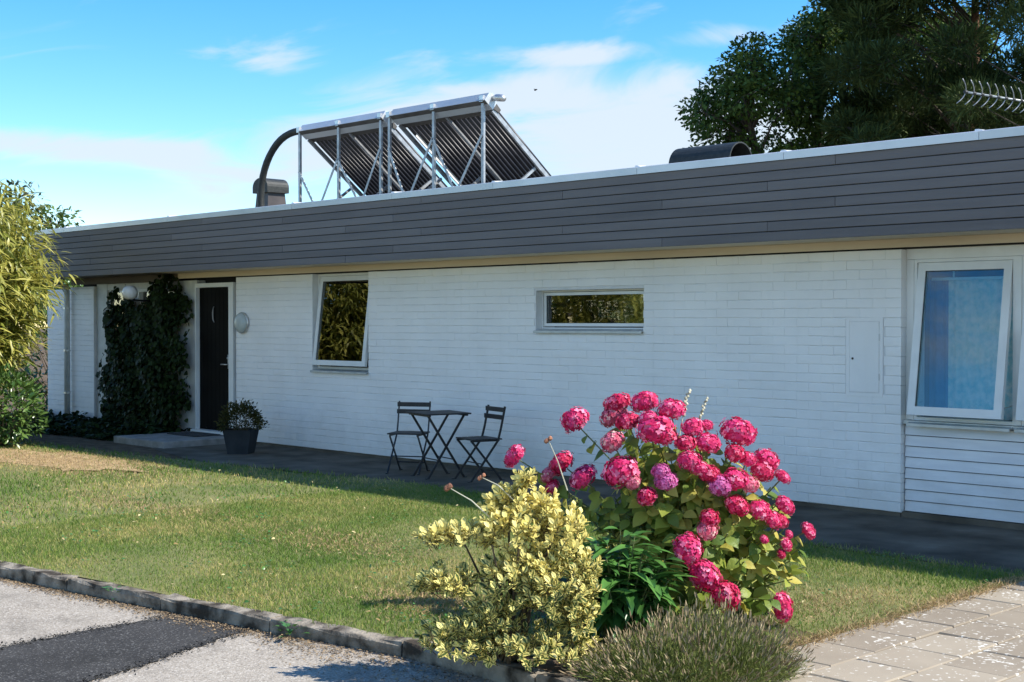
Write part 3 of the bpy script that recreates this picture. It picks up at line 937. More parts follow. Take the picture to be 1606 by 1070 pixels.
def window(x0, x1, z0, z1, yo, tilt=None, glass='glass', lining=0.03, sash_w=0.055, inset=0.02, ysash=0.05, sill=True, fmat='white'):
    """lining frame in the opening, a sash (hung at the top, tilted outwards), pane and sill"""
    mb = MB()
    frame_bars(mb, x0, x1, z0, z1, yo, yo + .13, lining)
    w = mb.build('window', M[fmat], house)
    sx0, sx1, sz0, sz1 = x0 + lining + .008, x1 - lining - .008, z0 + lining + .012, z1 - lining - .006
    piv = Vector((0, ysash, sz1))
    m = Matrix.Translation(piv) @ Matrix.Rotation(-(tilt or 0), 4, 'X')
    sb = MB()
    H = sz1 - sz0
    frame_bars(sb, sx0, sx1, -H, 0, -.02, .025, sash_w, sash_w * 1.05, m)
    sb.build('sash', M['white'], w)
    gb = MB()
    gb.box(sx0 + sash_w - .004, sx1 - sash_w + .004, .0, .006, -H + sash_w - .004, -sash_w + .004, m)
    gb.build('pane', M[glass], w)
    fb = MB()
    frame_bars(fb, sx0 + sash_w - .003, sx1 - sash_w + .003, -H + sash_w - .003, -sash_w + .003, -.010, -.004, .007, None, m)
    fb.build('glazing_bead', M['black'], w)
    if tilt:
        hb = MB()
        yb = ysash - math.sin(tilt) * H
        hb.bar((sx1 - .012, yo + .06, sz0 + .12), (sx1 - .012, yb + .035, sz0 + .10), .012, .006)
        hb.bar((sx0 + .012, yo + .06, sz0 + .12), (sx0 + .012, yb + .035, sz0 + .10), .012, .006)
        hb.build('stay', M['steel'], w)
    if sill:
        s = MB()
        V = []
        for x in (x0 - .004, x1 + .004):
            V += [(x, yo + .10, z0 + .012), (x, -.038, z0 - .022), (x, -.038, z0 - .045), (x, -.034, z0 - .047), (x, -.030, z0 - .028), (x, yo + .10, z0 - .002)]
        F = [tuple(range(6)), tuple(reversed(range(6, 12)))] + [(i, i + 6, (i + 1) % 6 + 6, (i + 1) % 6) for i in range(6)]
        s.add(V, F)
        s.build('sill', M['sill'], w)
    return w


# tall kitchen window (ajar), long slot window (shut), bedroom window (ajar) and its neighbour
window(-14.698, -13.522, 1.075, 2.314, .095, tilt=R(7.0), ysash=.125, sash_w=.062)
slot = window(-10.578, -9.042, 1.612, 2.028, .100, ysash=.128, sash_w=.032, lining=.014)
window(-6.055, -5.135, .835, 2.225, .085, tilt=R(8.6), glass='glass_blue', ysash=.115, sash_w=.07, lining=.028)
window(-5.085, -4.15, .835, 2.225, .085, tilt=R(8.6), glass='glass_blue', ysash=.115, sash_w=.07, lining=.028)


def siding_bay():
    back = MB()
    back.box(-6.14, X1, .085, .28, .04, .80)
    MB().box(-3.998, X1 - .26, .085, .28, .802, 2.345).build('wall_panel', M['siding'], house)
    b = back.build('siding', M['cladback'], house)
    trim = MB()
    trim.box(-6.128, -6.057, .082, .27, .836, 2.224)
    trim.box(-5.133, -5.087, .080, .27, .836, 2.224)
    trim.box(-4.148, -4.0, .080, .27, .836, 2.224)
    trim.box(-6.128, -4.0, .084, .27, 2.227, 2.345)
    trim.build('window_surround', M['white'], house)
    MB().box(-6.128, -4.0, .03, .27, .802, .832).build('sill_board', M['sill'], house)
    n = 8
    for k in range(n):
        z0 = .045 + k * .0945; z1 = z0 + .0865
        mb = MB()
        V = []
        for x in (-6.118, X1):
            V += [(x, .050, z0), (x, .062, z1), (x, .084, z1), (x, .084, z0)]
        mb.add(V, [(0, 1, 2, 3), (7, 6, 5, 4), (0, 4, 5, 1), (1, 5, 6, 2), (2, 6, 7, 3), (3, 7, 4, 0)])
        mb.build('siding_board', M['siding'], b)
    MB().box(-6.135, X1, .02, .27, -.1, .038).build('plinth', M['walk'], house)


siding_bay()


def entrance():
    # white post-and-panel entrance front
    mb = MB()
    mb.box(-20.655, -20.32, .055, .26, .05, 2.30)
    mb.box(-19.76, -19.34, .06, .26, .05, 2.30)
    mb.box(-19.338, -18.05, .07, .26, .05, 1.92)
    mb.box(-18.048, -17.62, .058, .26, .05, 2.30)
    mb.box(-20.318, -19.762, .062, .26, .05, .12)
    mb.box(-20.318, -19.762, .062, .26, 2.20, 2.30)
    mb.box(-19.338, -18.05, .062, .26, 2.20, 2.30)
    ent = mb.build('entrance_front', M['greywhite'], house)
    w = MB(); frame_bars(w, -20.316, -19.764, .122, 2.198, .09, .15, .04)
    wo = w.build('side_window', M['white'], house)
    MB().box(-20.28, -19.80, .118, .124, .16, 2.16).build('pane', M['glass'], wo)
    w = MB(); frame_bars(w, -19.336, -18.052, 1.922, 2.198, .05, .15, .045); w.box(-18.74, -18.70, .052, .15, 1.967, 2.153)
    wo = w.build('side_window', M['white'], house)
    MB().box(-19.29, -18.742, .118, .124, 1.968, 2.152).build('pane', M['glass'], wo)
    MB().box(-18.698, -18.098, .118, .124, 1.968, 2.152).build('pane', M['glass'], wo)
    # door
    fr = MB()
    fr.box(-17.618, -17.59, .02, .18, .12, 2.25); fr.box(-16.72, -16.60, .015, .18, .12, 2.25)
    fr.box(-17.589, -16.721, .02, .18, 2.19, 2.25)
    fr.box(-17.589, -16.721, .02, .18, .085, .12)
    fr.build('door_frame', M['white'], house)
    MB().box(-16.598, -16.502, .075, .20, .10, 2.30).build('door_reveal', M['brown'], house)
    d = MB()
    d.box(-17.585, -16.725, .085, .13, .125, 2.185)
    dr = d.build('door', M['door'], house)
    for k in range(8):
        a = -17.583 + k * .1075
        MB().box(a + .003, a + .1045, .078, .084, .13, 2.18).build('door_board', M['door'], dr)
    hd = MB()
    hd.box(-16.83, -16.79, .070, .078, 1.02, 1.22)
    hd.tube([(-16.81, .075, 1.08), (-16.81, .025, 1.08), (-16.93, .022, 1.08)], .010, 8)
    hd.tube([(-16.81, .078, 1.17), (-16.81, .055, 1.17)], .018, 10)
    hd.build('handle', M['steel'], dr, smooth=True)
    MB().box(-17.62, -16.60, -.06, .02, .085, .12).build('threshold', M['white'], house)


entrance()

# rainwater pipe at the left end
dp = tag(empty('downpipe', (-21.42, -.09, 0)), 'white rainwater downpipe on the left end of the house wall', 'downpipe')
mb = MB(); mb.tube([(-21.42, -.5, 2.40), (-21.42, -.46, 2.36), (-21.42, -.10, 2.26), (-21.42, -.085, 2.20), (-21.42, -.085, .06)], .048, 12)
mb.build('pipe', M['greywhite'], dp, smooth=True)
for z in (.5, 1.2, 1.9):
    MB().lathe([(.049, z), (.056, z), (.056, z + .03), (.049, z + .03)], 12, Matrix.Translation((-21.42, -.085, 0))).build('bracket', M['steel'], dp)

# meter cabinet
mc = tag(empty('meter_cabinet', (-6.49, 0, 1.02)), 'flush white meter cabinet in the brick wall left of the bedroom window', 'meter cabinet')
mb = MB(); frame_bars(mb, -6.675, -6.305, 1.025, 1.725, -.004, .09, .035); mb.build('frame', M['brick'], mc)
mb = MB(); mb.box(-6.637, -6.343, -.006, .02, 1.064, 1.687); d = mb.build('door', M['brick'], mc)
MB().lathe([(.011, 0), (.011, .004)], 12, Matrix.Translation((-6.605, -.0065, 1.36)) @ Matrix.Rotation(R(90), 4, 'X')).build('keyhole', M['black'], d)
mb = MB()
for z in (1.2, 1.55): mb.tube([(-6.340, -.006, z - .03), (-6.340, -.006, z + .03)], .005, 6)
mb.build('hinge', M['greywhite'], d)

# wall lamps
lamp = tag(empty('globe_lamp', (-18.72, -.2, 2.12)), 'white round globe lamp above the ivy by the entrance', 'wall lamp', 'wall lamps at the entrance')
MB().lathe([(.02 + .098 * math.sin(a), -.105 * math.cos(a)) for a in np.linspace(0.05, PI - .05, 14)], 24, Matrix.Translation((-18.72, -.42, 2.13))).build('globe', M['globe'], lamp, smooth=True)
mb = MB(); mb.tube([(-18.72, .05, 2.02), (-18.72, -.2, 2.01), (-18.72, -.40, 2.02), (-18.72, -.42, 2.05)], .014, 8); mb.build('arm', M['black'], lamp, smooth=True)
lamp = tag(empty('disc_lamp', (-16.32, -.01, 1.67)), 'flat frosted disc lamp on the brick right of the black door', 'wall lamp', 'wall lamps at the entrance')
mm = Matrix.Translation((-16.31, -.008, 1.675)) @ Matrix.Rotation(R(90), 4, 'X')
MB().lathe([(.145, 0), (.15, .012), (.15, .03), (.142, .034)], 28, mm).build('rim', M['steel'], lamp, smooth=True)
MB().lathe([(.142, .032), (.138, .05), (.12, .075), (.085, .092), (.04, .10), (.005, .101)], 28, mm).build('shade', M['disc'], lamp, smooth=True)

# doorstep, mat, ornament
mb = MB(); mb.box(-17.75, -16.38, -1.22, -.065, -.02, .08)
tag(mb.build('doorstep', M['concrete'], bevel=.012), 'low grey concrete slab in front of the black door', 'doorstep')
mb = MB(); mb.box(-17.50, -16.75, -.52, -.10, .082, .098)
tag(mb.build('doormat', M['mat'], bevel=.004), 'dark doormat lying on the concrete slab at the door', 'doormat')
orn = MB()
orn.tube([(-17.16 + .05 * math.cos(t), .066, 1.80 + .12 * math.sin(t)) for t in np.linspace(R(110), R(260), 12)], [.003 + .008 * math.sin(PI * i / 11) for i in range(12)], 6)
tag(orn.build('door_ornament', M['ornament'], smooth=True), 'small pale crescent hanging on the black door', 'ornament')


# curtains and blinds seen through the bedroom windows
def curtain(x0, x1, z0, z1, y, material, label, waves):
    V, F = [], []
    n = 80
    for i in range(n):
        t = i / (n - 1)
        x = x0 + (x1 - x0) * t
        yy = y + .010 * math.sin(t * waves * 2 * PI) + .004 * math.sin(t * waves * 5.3)
        V += [(x, yy, z0), (x, yy + .004, z1)]
    for i in range(n - 1):
        F.append((2 * i, 2 * i + 2, 2 * i + 3, 2 * i + 1))
    return tag(MB().add(V, F).build('curtain', material, smooth=True), label, 'curtain')


curtain(-5.86, -5.06, .86, 2.06, .32, M['curtain'], 'pale patterned curtain, sky reflection put into its blue, behind the tilted bedroom window', 7)
curtain(-6.08, -5.80, .86, 2.06, .40, M['curtain_gap'], 'added deep blue sheet standing for the gap at the left edge of the bedroom window', 3)
curtain(-4.98, -4.15, .86, 2.10, .36, M['curtain'], 'pale curtain, sky reflection put into its blue, behind the window cut by the right edge', 7)
for (a, b, lab) in ((-6.0, -5.12, 'raised pale slatted blind at the top of the tilted bedroom window'), (-5.03, -4.14, 'raised pale slatted blind in the window cut by the right edge')):
    bl = tag(empty('blind', ((a + b) / 2, .3, 2.05)), lab, 'blind')
    MB().box(a, b, .29, .315, 2.135, 2.16).build('head_rail', M['blind'], bl)
    MB().box(a, b, .285, .315, 2.045, 2.07).build('bottom_rail', M['blind'], bl)
    for xx in (a + .2, b - .2):
        MB().box(xx - .008, xx + .008, .30, .303, 2.071, 2.134).build('tape', M['blind'], bl)


# ---------------------------------------------------------------- on the roof
def solar_collector():
    root = tag(empty('solar_collector', (-14.3, 1.8, 2.98)), 'evacuated tube solar collector on an aluminium stand on the roof', 'solar collector')
    zt, y = 4.44, 0.98
    sl = R(37.7); dy, dz = math.cos(sl), -math.sin(sl)
    L = 2.25

    def at(x, s, off=0.0):                   # point on the collector plane: s metres down the slope, off below it
        return (x, y + s * dy + off * dz, zt + s * dz - off * dy)
    for (a, b) in ((-16.23, -14.34), (-14.18, -12.32)):
        mb = MB()
        prof = [(-.075, .11), (-.03, .15), (.05, .15), (.10, .10), (.10, -.01), (-.075, -.01)]
        V = []
        for x in (a, b):
            for u, v in prof:
                p = at(x, u, -v + .07); V.append(p)
        n = len(prof)
        mb.add(V, [tuple(range(n)), tuple(reversed(range(n, 2 * n)))] + [(i, i + n, (i + 1) % n + n, (i + 1) % n) for i in range(n)])
        mb.build('manifold', M['zinc'], root)
        # grey skirt below the manifold
        mb = MB(); V = []
        for x in (a + .01, b - .01):
            V += [at(x, .101, -.03), at(x, .21, -.02), at(x, .21, .03), at(x, -.02, .085), at(x, -.07, .08)]
        mb.add(V, [tuple(range(5)), tuple(reversed(range(5, 10)))] + [(i, i + 5, (i + 1) % 5 + 5, (i + 1) % 5) for i in range(5)])
        mb.build('manifold_skirt', M['underside'], root)
        nt = 20
        me = None
        for k in range(nt):
            x = a + .08 + (b - a - .16) * k / (nt - 1)
            if me is None:
                me = MB().tube([at(x, .14), at(x, L)], .029, 8).mesh('tube', M['tube'], True)
                x00 = x
                put('tube', me, root)
            else:
                o = put('tube', me, root)
                o.location = o.location + Vector((x - x00, 0, 0)) if False else Vector((0, 0, 0))
                o.matrix_basis = Matrix.Translation((x - x00, 0, 0))
        # rails under the tubes
        for x, w in ((a + .03, .055), (a + (b - a) * .52, .03), (b - .04, .055)):
            MB().bar(at(x, .12, .06), at(x, L, .06), w, .03, up=(1, 0, 0)).build('rail', M['alu'], root)
        MB().bar(at(a, L, .0), at(b, L, .0), .08, .07).build('tube_foot_rail', M['alu'], root)
    posts = [-16.25, -15.335, -14.405, -14.22, -13.325, -12.40]
    for x in posts:
        mb = MB(); mb.bar((x, y - .06, 2.98), (x, y - .06, zt - .0), .045, .03, up=(0, 1, 0)); mb.build('post', M['alu'], root)
        mb = MB(); mb.box(x - .035, x + .035, y - .10, y - .04, zt - .03, zt + .045); mb.build('post_bracket', M['steel'], root)
        s = 1.15
        e = at(x, s, .09)
        mb = MB(); mb.bar((x, y - .05, 3.02), e, .035, .03, up=(1, 0, 0)); mb.build('brace', M['alu'], root)
    for a, b in (((posts[0], 3.85), (-15.62, 3.0)), ((posts[1], 3.95), (-15.95, 3.0)), ((posts[1], 3.95), (-14.62, 3.0)), ((posts[2], 4.0), (-14.98, 3.0)),
                 ((posts[3], 4.0), (-13.72, 3.0)), ((posts[4], 4.05), (-14.0, 3.0)), ((posts[4], 4.05), (-12.7, 3.0)), ((posts[5], 4.0), (-13.1, 3.0))):
        mb = MB(); mb.bar((a[0], y - .085, a[1]), (b[0], y - .085, b[1]), .035, .008, up=(0, 1, 0)); mb.build('cross_brace', M['alu'], root)
    # pale strip between the panels and the end cap
    mb = MB(); mb.bar(at(-14.26, .0, .02), at(-14.26, .09, -.08), .15, .10, up=(1, 0, 0)); mb.build('joint_cover', M['bright'], root)
    mb = MB(); mb.bar(at(-14.02, .34, .035), at(-14.02, L, .035), .085, .012, up=(1, 0, 0)); mb.build('rail', M['bright'], root)
    mb = MB(); mb.tube([(-12.33, y + .03, zt + .02), (-12.27, y + .05, zt + .02), (-12.20, y + .07, zt + .01), (-12.16, y + .08, zt - .01)], [.03, .045, .045, .03], 10)
    mb.build('end_pipe', M['steel'], root, smooth=True)


solar_collector()
mb = MB()
c = [(-16.2, .99, 4.44), (-16.45, .97, 4.46), (-16.75, .93, 4.38), (-17.0, .9, 4.15), (-17.15, .88, 3.85), (-17.2, .88, 3.5), (-17.14, .88, 3.2), (-17.08, .9, 3.0)]
pts = []
for i in range(len(c) - 1):
    for t in (0, .34, .67):
        pts.append(Vector(c[i]).lerp(Vector(c[i + 1]), t))
for _ in range(3):
    pts = [pts[0]] + [(pts[i - 1] + pts[i] * 2 + pts[i + 1]) / 4 for i in range(1, len(pts) - 1)] + [pts[-1]]
mb.tube(pts, .052, 12)
tag(mb.build('insulated_hose', M['rubber'], smooth=True), 'thick black insulated hose arching from collector to roof', 'hose')


def vent_stack():
    r = tag(empty('vent_stack', (-17.85, 1.5, 2.98)), 'square dark ventilation stack with rounded hood left of the collector', 'roof vent')
    x, y = -17.83, 1.5
    mb = MB()
    a, b = .21, .15
    V = [(x - a, y - a, 2.98), (x + a, y - a, 2.98), (x + a, y + a, 2.98), (x - a, y + a, 2.98), (x - b, y - b, 3.74), (x + b, y - b, 3.74), (x + b, y + b, 3.74), (x - b, y + b, 3.74)]
    mb.add(V, [(0, 1, 5, 4), (1, 2, 6, 5), (2, 3, 7, 6), (3, 0, 4, 7), (4, 5, 6, 7)])
    mb.build('shaft', M['vent'], r)
    mb = MB()
    n = 12
    V = []
    for yy in (y - .20, y + .20):
        V += [(x - .20, yy, 3.68)]
        for k in range(n + 1):
            t = PI - PI * k / n
            V.append((x + .20 * math.cos(t), yy, 3.77 + .14 * math.sin(t)))
        V += [(x + .20, yy, 3.68)]
    m = n + 3
    mb.add(V, [tuple(reversed(range(m))), tuple(range(m, 2 * m))] + [(i, i + 1, i + 1 + m, i + m) for i in range(m - 1)] + [(m - 1, 0, m, 2 * m - 1)])
    mb.build('hood', M['rubber'], r)


vent_stack()


def vent_cowl():
    r = tag(empty('vent_cowl', (-9.3, 1.5, 2.98)), 'low half round black roof cowl in front of the trees', 'roof vent')
    mb = MB()
    n = 16
    V, F = [], []
    ro, ri = .215, .20
    y, zc = 1.5, 3.43
    for x in (-9.76, -8.92):
        for rr in (ro, ri):
            V.append((x, y - rr, 3.2))
            for k in range(n + 1):
                t = PI - PI * k / n
                V.append((x, y + rr * math.cos(t), zc + rr * math.sin(t)))
            V.append((x, y + rr, 3.2))
    m = n + 3
    for i in range(m - 1):
        F += [(i, 2 * m + i, 2 * m + i + 1, i + 1), (m + i + 1, 3 * m + i + 1, 3 * m + i, m + i), (2 * m + i, 3 * m + i, 3 * m + i + 1, 2 * m + i + 1)]
    F.append(tuple(range(m)))
    mb.add(V, F)
    mb.build('cowl', M['rubber'], r)
    MB().box(-9.80, -8.9, y - .25, y + .25, 2.98, 3.2).build('upstand', M['vent'], r)


vent_cowl()


def antenna():
    r = tag(empty('aerial', (-6.3, 5.2, 2.98)), 'pale television aerial boom with bowed rods before the dark pine', 'aerial')
    a, b = Vector((-6.775, 2.373, 4.03)), Vector((-6.32, 5.3, 4.03))
    MB().tube([a, b], .010, 8).build('boom', M['sill'], r, smooth=True)
    MB().tube([(-6.32, 5.3, 2.98), (-6.32, 5.3, 4.3)], .022, 10).build('mast', M['alu'], r, smooth=True)
    n = 20
    me = None
    d = (b - a).normalized()
    sx = Vector((d.y, -d.x, 0))
    for k in range(n):
        p = a + d * (.01 + k * .135)
        h = .12
        if me is None:
            pts = [d * (.10 * (t * t)) * -1.0 + Vector((0, 0, 1)) * (t * h) + sx * (t * .035) for t in np.linspace(-1, 1, 9)]
            me = MB().tube(pts, .005, 6).mesh('rod', M['alu'], True)
            cl = MB().tube([d * -.02, d * .02], .018, 8).mesh('clamp', M['rubber'])
        put('rod', me, r, Matrix.Translation(p))
        put('clamp', cl, r, Matrix.Translation(p))


antenna()


# ---------------------------------------------------------------- table and chairs
def make_chair(label):
    root = tag(empty('folding_chair'), label, 'chair', 'black folding chairs by the wall')
    for s in (-1, 1):
        x = s * .165
        mb = MB(); mb.bar((x, -.175, .425), (x * 1.0, .185, .0), .022, .012, up=(1, 0, 0)); mb.bar((x - .006, .185, .006), (x + .006, .215, .006), .02, .01); mb.build('leg', M['black'], root)
        x = s * .185
        mb = MB()
        pp = [(x, -.20, 0), (x, .13, .43), (x, .165, .56), (x, .215, .79)]
        for p, q in zip(pp[:-1], pp[1:]):
            mb.bar(p, q, .022, .012, up=(1, 0, 0))
        mb.bar((x, -.20, .006), (x, -.235, .006), .02, .01)
        mb.build('leg', M['black'], root)
    for z, yb in ((.755, .200), (.675, .182)):
        mb = MB(); mb.bar((-.20, yb - .01, z), (.20, yb - .01, z), .014, .05); mb.build('back_slat', M['blackwood'], root, bevel=.003)
    for k in range(5):
        yy = -.185 + k * .075
        mb = MB(); mb.box(-.195, .195, yy, yy + .062, .437, .452); mb.build('seat_slat', M['blackwood'], root, bevel=.003)
    mb = MB(); mb.bar((-.16, -.19, .428), (-.16, .16, .428), .012, .016); mb.bar((.16, -.19, .428), (.16, .16, .428), .012, .016); mb.build('seat_rail', M['black'], root)
    mb = MB(); mb.tube([(-.18, -.06, .185 + .0), (.18, -.06, .185)], .007, 6); mb.build('stretcher', M['black'], root)
    mb = MB(); mb.tube([(-.165, .10, .105), (.165, .10, .105)], .007, 6); mb.build('stretcher', M['black'], root)
    return root


chair = make_chair('black folding slat chair left of the small table, turned out to the lawn')
chair.location = (-11.86, -.74, -.01)
chair.rotation_euler = (0, 0, R(31))
c2 = copy_tree(chair)
c2['label'] = 'black folding slat chair right of the small table, half behind the pink blooms'
c2.location = (-10.77, -.67, -.01)
c2.rotation_euler = (0, 0, R(-15))

tb = tag(empty('folding_table'), 'small black folding slat table between the two chairs', 'table')
for s in (-1, 1):
    for q in (-1, 1):
        x = s * (.205 if q > 0 else .185)
        mb = MB(); mb.bar((x, -q * .225, .685), (x, q * .215, 0), .024, .013, up=(1, 0, 0)); mb.bar((x, q * .215, .006), (x, q * .245, .006), .02, .01); mb.build('leg', M['black'], tb)
for k in range(7):
    x = -.272 + k * .0785
    mb = MB(); mb.box(x, x + .072, -.27, .27, .692, .708); mb.build('table_slat', M['blackwood'], tb, bevel=.003)
mb = MB(); mb.bar((-.26, -.225, .683), (.26, -.225, .683), .02, .018); mb.bar((-.26, .225, .683), (.26, .225, .683), .02, .018); mb.build('top_rail', M['black'], tb)
mb = MB(); mb.tube([(-.2, -.1, .2), (.2, -.1, .2)], .007, 6); mb.tube([(-.2, .1, .2), (.2, .1, .2)], .007, 6); mb.build('stretcher', M['black'], tb)
tb.location = (-11.30, -.79, -.01)
tb.rotation_euler = (0, 0, R(-15))

# ---------------------------------------------------------------- pot with shrub
pot = tag(empty('plant_pot', (-15.1, -.84, 0)), 'square dark grey tapered pot beside the doorstep', 'plant pot')
mb = MB()
a, b, ww = .135, .185, .018
V = [(-a, -a, 0), (a, -a, 0), (a, a, 0), (-a, a, 0), (-b, -b, .31), (b, -b, .31), (b, b, .31), (-b, b, .31),
     (-b + ww, -b + ww, .31), (b - ww, -b + ww, .31), (b - ww, b - ww, .31), (-b + ww, b - ww, .31), (-b + ww, -b + ww, .28), (b - ww, -b + ww, .28), (b - ww, b - ww, .28), (-b + ww, b - ww, .28)]
mm = Matrix.Translation((-15.1, -.84, -.008)) @ Matrix.Rotation(R(38), 4, 'Z')
mb.add([mm @ Vector(v) for v in V], [(3, 2, 1, 0), (0, 1, 5, 4), (1, 2, 6, 5), (2, 3, 7, 6), (3, 0, 4, 7), (4, 5, 9, 8), (5, 6, 10, 9), (6, 7, 11, 10), (7, 4, 8, 11), (8, 9, 13, 12), (9, 10, 14, 13), (10, 11, 15, 14), (11, 8, 12, 15)])
mb.build('pot', M['pot'], pot)
mb = MB(); mb.box(-b + ww, b - ww, -b + ww, b - ww, .27, .282, mm); mb.build('potting_soil', M['soil'], pot)
sh = tag(empty('pot_shrub', (-15.1, -.84, .28)), 'small dark olive shrub growing in the grey pot', 'shrub')
n = 2200
d = rand_dirs(n); d[:, 2] = np.abs(d[:, 2]) * 1.0 - .15
rr = RNG.uniform(.55, 1.05, n) ** .6 * (1 + .18 * np.sin(d[:, 0] * 6 + 1) * np.sin(d[:, 1] * 5) + np.abs(RNG.normal(0, .09, n)))
P = np.array([-15.1, -.84, .36]) + d * rr[:, None] * np.array([.27, .27, .30])
leaves(sh, leaf_template(.42, 2, .1, .2), P, d + rand_dirs(n) * .6, rand_dirs(n) + [0, 0, 1], RNG.uniform(.03, .05, n), M['potleaf'], singles=0)
mb = MB()
for k in range(22):
    t = P[k * 40]; mb.tube([(-15.1 + random.uniform(-.08, .08), -.84 + random.uniform(-.08, .08), .27), tuple(t)], [.006, .002], 5)
tag(mb.build('twigs', M['twig'], sh), kind='stuff')


# ---------------------------------------------------------------- ivy on the wall, ivy on the ground
def ivy():
    r = tag(empty('ivy', (-19.0, -.1, 0)), 'dark ivy climbing over the white entrance front left of the door', 'ivy')
    n = 9000
    x = RNG.uniform(-20.2, -17.66, n * 2)
    top = np.interp(x, [-20.2, -20.0, -19.75, -19.3, -18.75, -18.55, -18.3, -17.85, -17.66], [1.45, 1.95, 2.05, 1.93, 1.92, 2.28, 2.36, 2.25, 1.7])
    top += .10 * np.sin(x * 11 + 1) + .08 * np.sin(x * 23) + .06 * np.sin(x * 47) + np.abs(RNG.normal(0, .06, n * 2))
    z = RNG.uniform(0, 1, n * 2) ** .9 * top
    edge = np.interp(x + .14 * np.sin(z * 9) + .08 * np.sin(z * 21), [-20.12, -19.78, -18.02, -17.72], [.08, 1, 1, .06])
    keep = RNG.uniform(0, 1, n * 2) < edge
    x, z, top = x[keep][:n], z[keep][:n], top[keep][:n]
    n = len(x)
    bulge = .12 + .22 * np.clip((top - z) / 1.2, 0, 1) * np.interp(x, [-20.2, -19.6, -18.3, -17.75], [.2, 1, 1, .15]) + .07 * np.sin(x * 7 + z * 5)
    y = .03 - bulge * RNG.uniform(.35, 1.0, n)
    P = np.stack([x, y, z], 1)
    D = np.stack([RNG.normal(0, .6, n), RNG.normal(-.35, .3, n), RNG.normal(-.7, .4, n)], 1)
    U = np.stack([RNG.normal(0, .5, n), np.full(n, -1.0), RNG.normal(.5, .4, n)], 1)
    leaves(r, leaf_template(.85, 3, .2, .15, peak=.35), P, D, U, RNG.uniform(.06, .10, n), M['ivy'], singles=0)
    mb = MB()
    for k in range(26):
        a = random.uniform(-20.0, -18.0)
        pts = [(a, .02, .0)]
        zz = 0
        while zz < np.interp(a, [-20.2, -19.3, -18.7, -18], [1.8, 1.7, 2.1, 2.0]):
            zz += .25; a += random.uniform(-.09, .09); pts.append((a, random.uniform(-.07, .03), zz))
        mb.tube(pts, .009, 5)
    tag(mb.build('vine_stems', M['twig'], r), kind='stuff')
    # ground ivy
    n = 7000
    x = RNG.uniform(-22.6, -17.7, n)
    lim = np.interp(x, [-22.6, -21.5, -19.0, -18.2, -17.7], [-1.5, -1.5, -1.1, -1.15, -.95])
    y = RNG.uniform(0, 1, n) ** .8 * lim
    hgt = .20 * np.clip((y - lim) / .35, .12, 1) * (0.75 + .25 * np.sin(x * 5 + y * 4))
    P = np.stack([x, y, hgt * RNG.uniform(.4, 1, n)], 1)
    D = np.stack([RNG.normal(0, 1, n), RNG.normal(-.2, 1, n), RNG.normal(0, .35, n)], 1)
    U = np.stack([RNG.normal(0, .4, n), RNG.normal(-.3, .4, n), np.ones(n)], 1)
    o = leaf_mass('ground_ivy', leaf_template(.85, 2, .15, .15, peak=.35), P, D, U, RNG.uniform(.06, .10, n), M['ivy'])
    tag(o, 'low dark ivy covering the soil below the entrance wall', kind='stuff')


ivy()


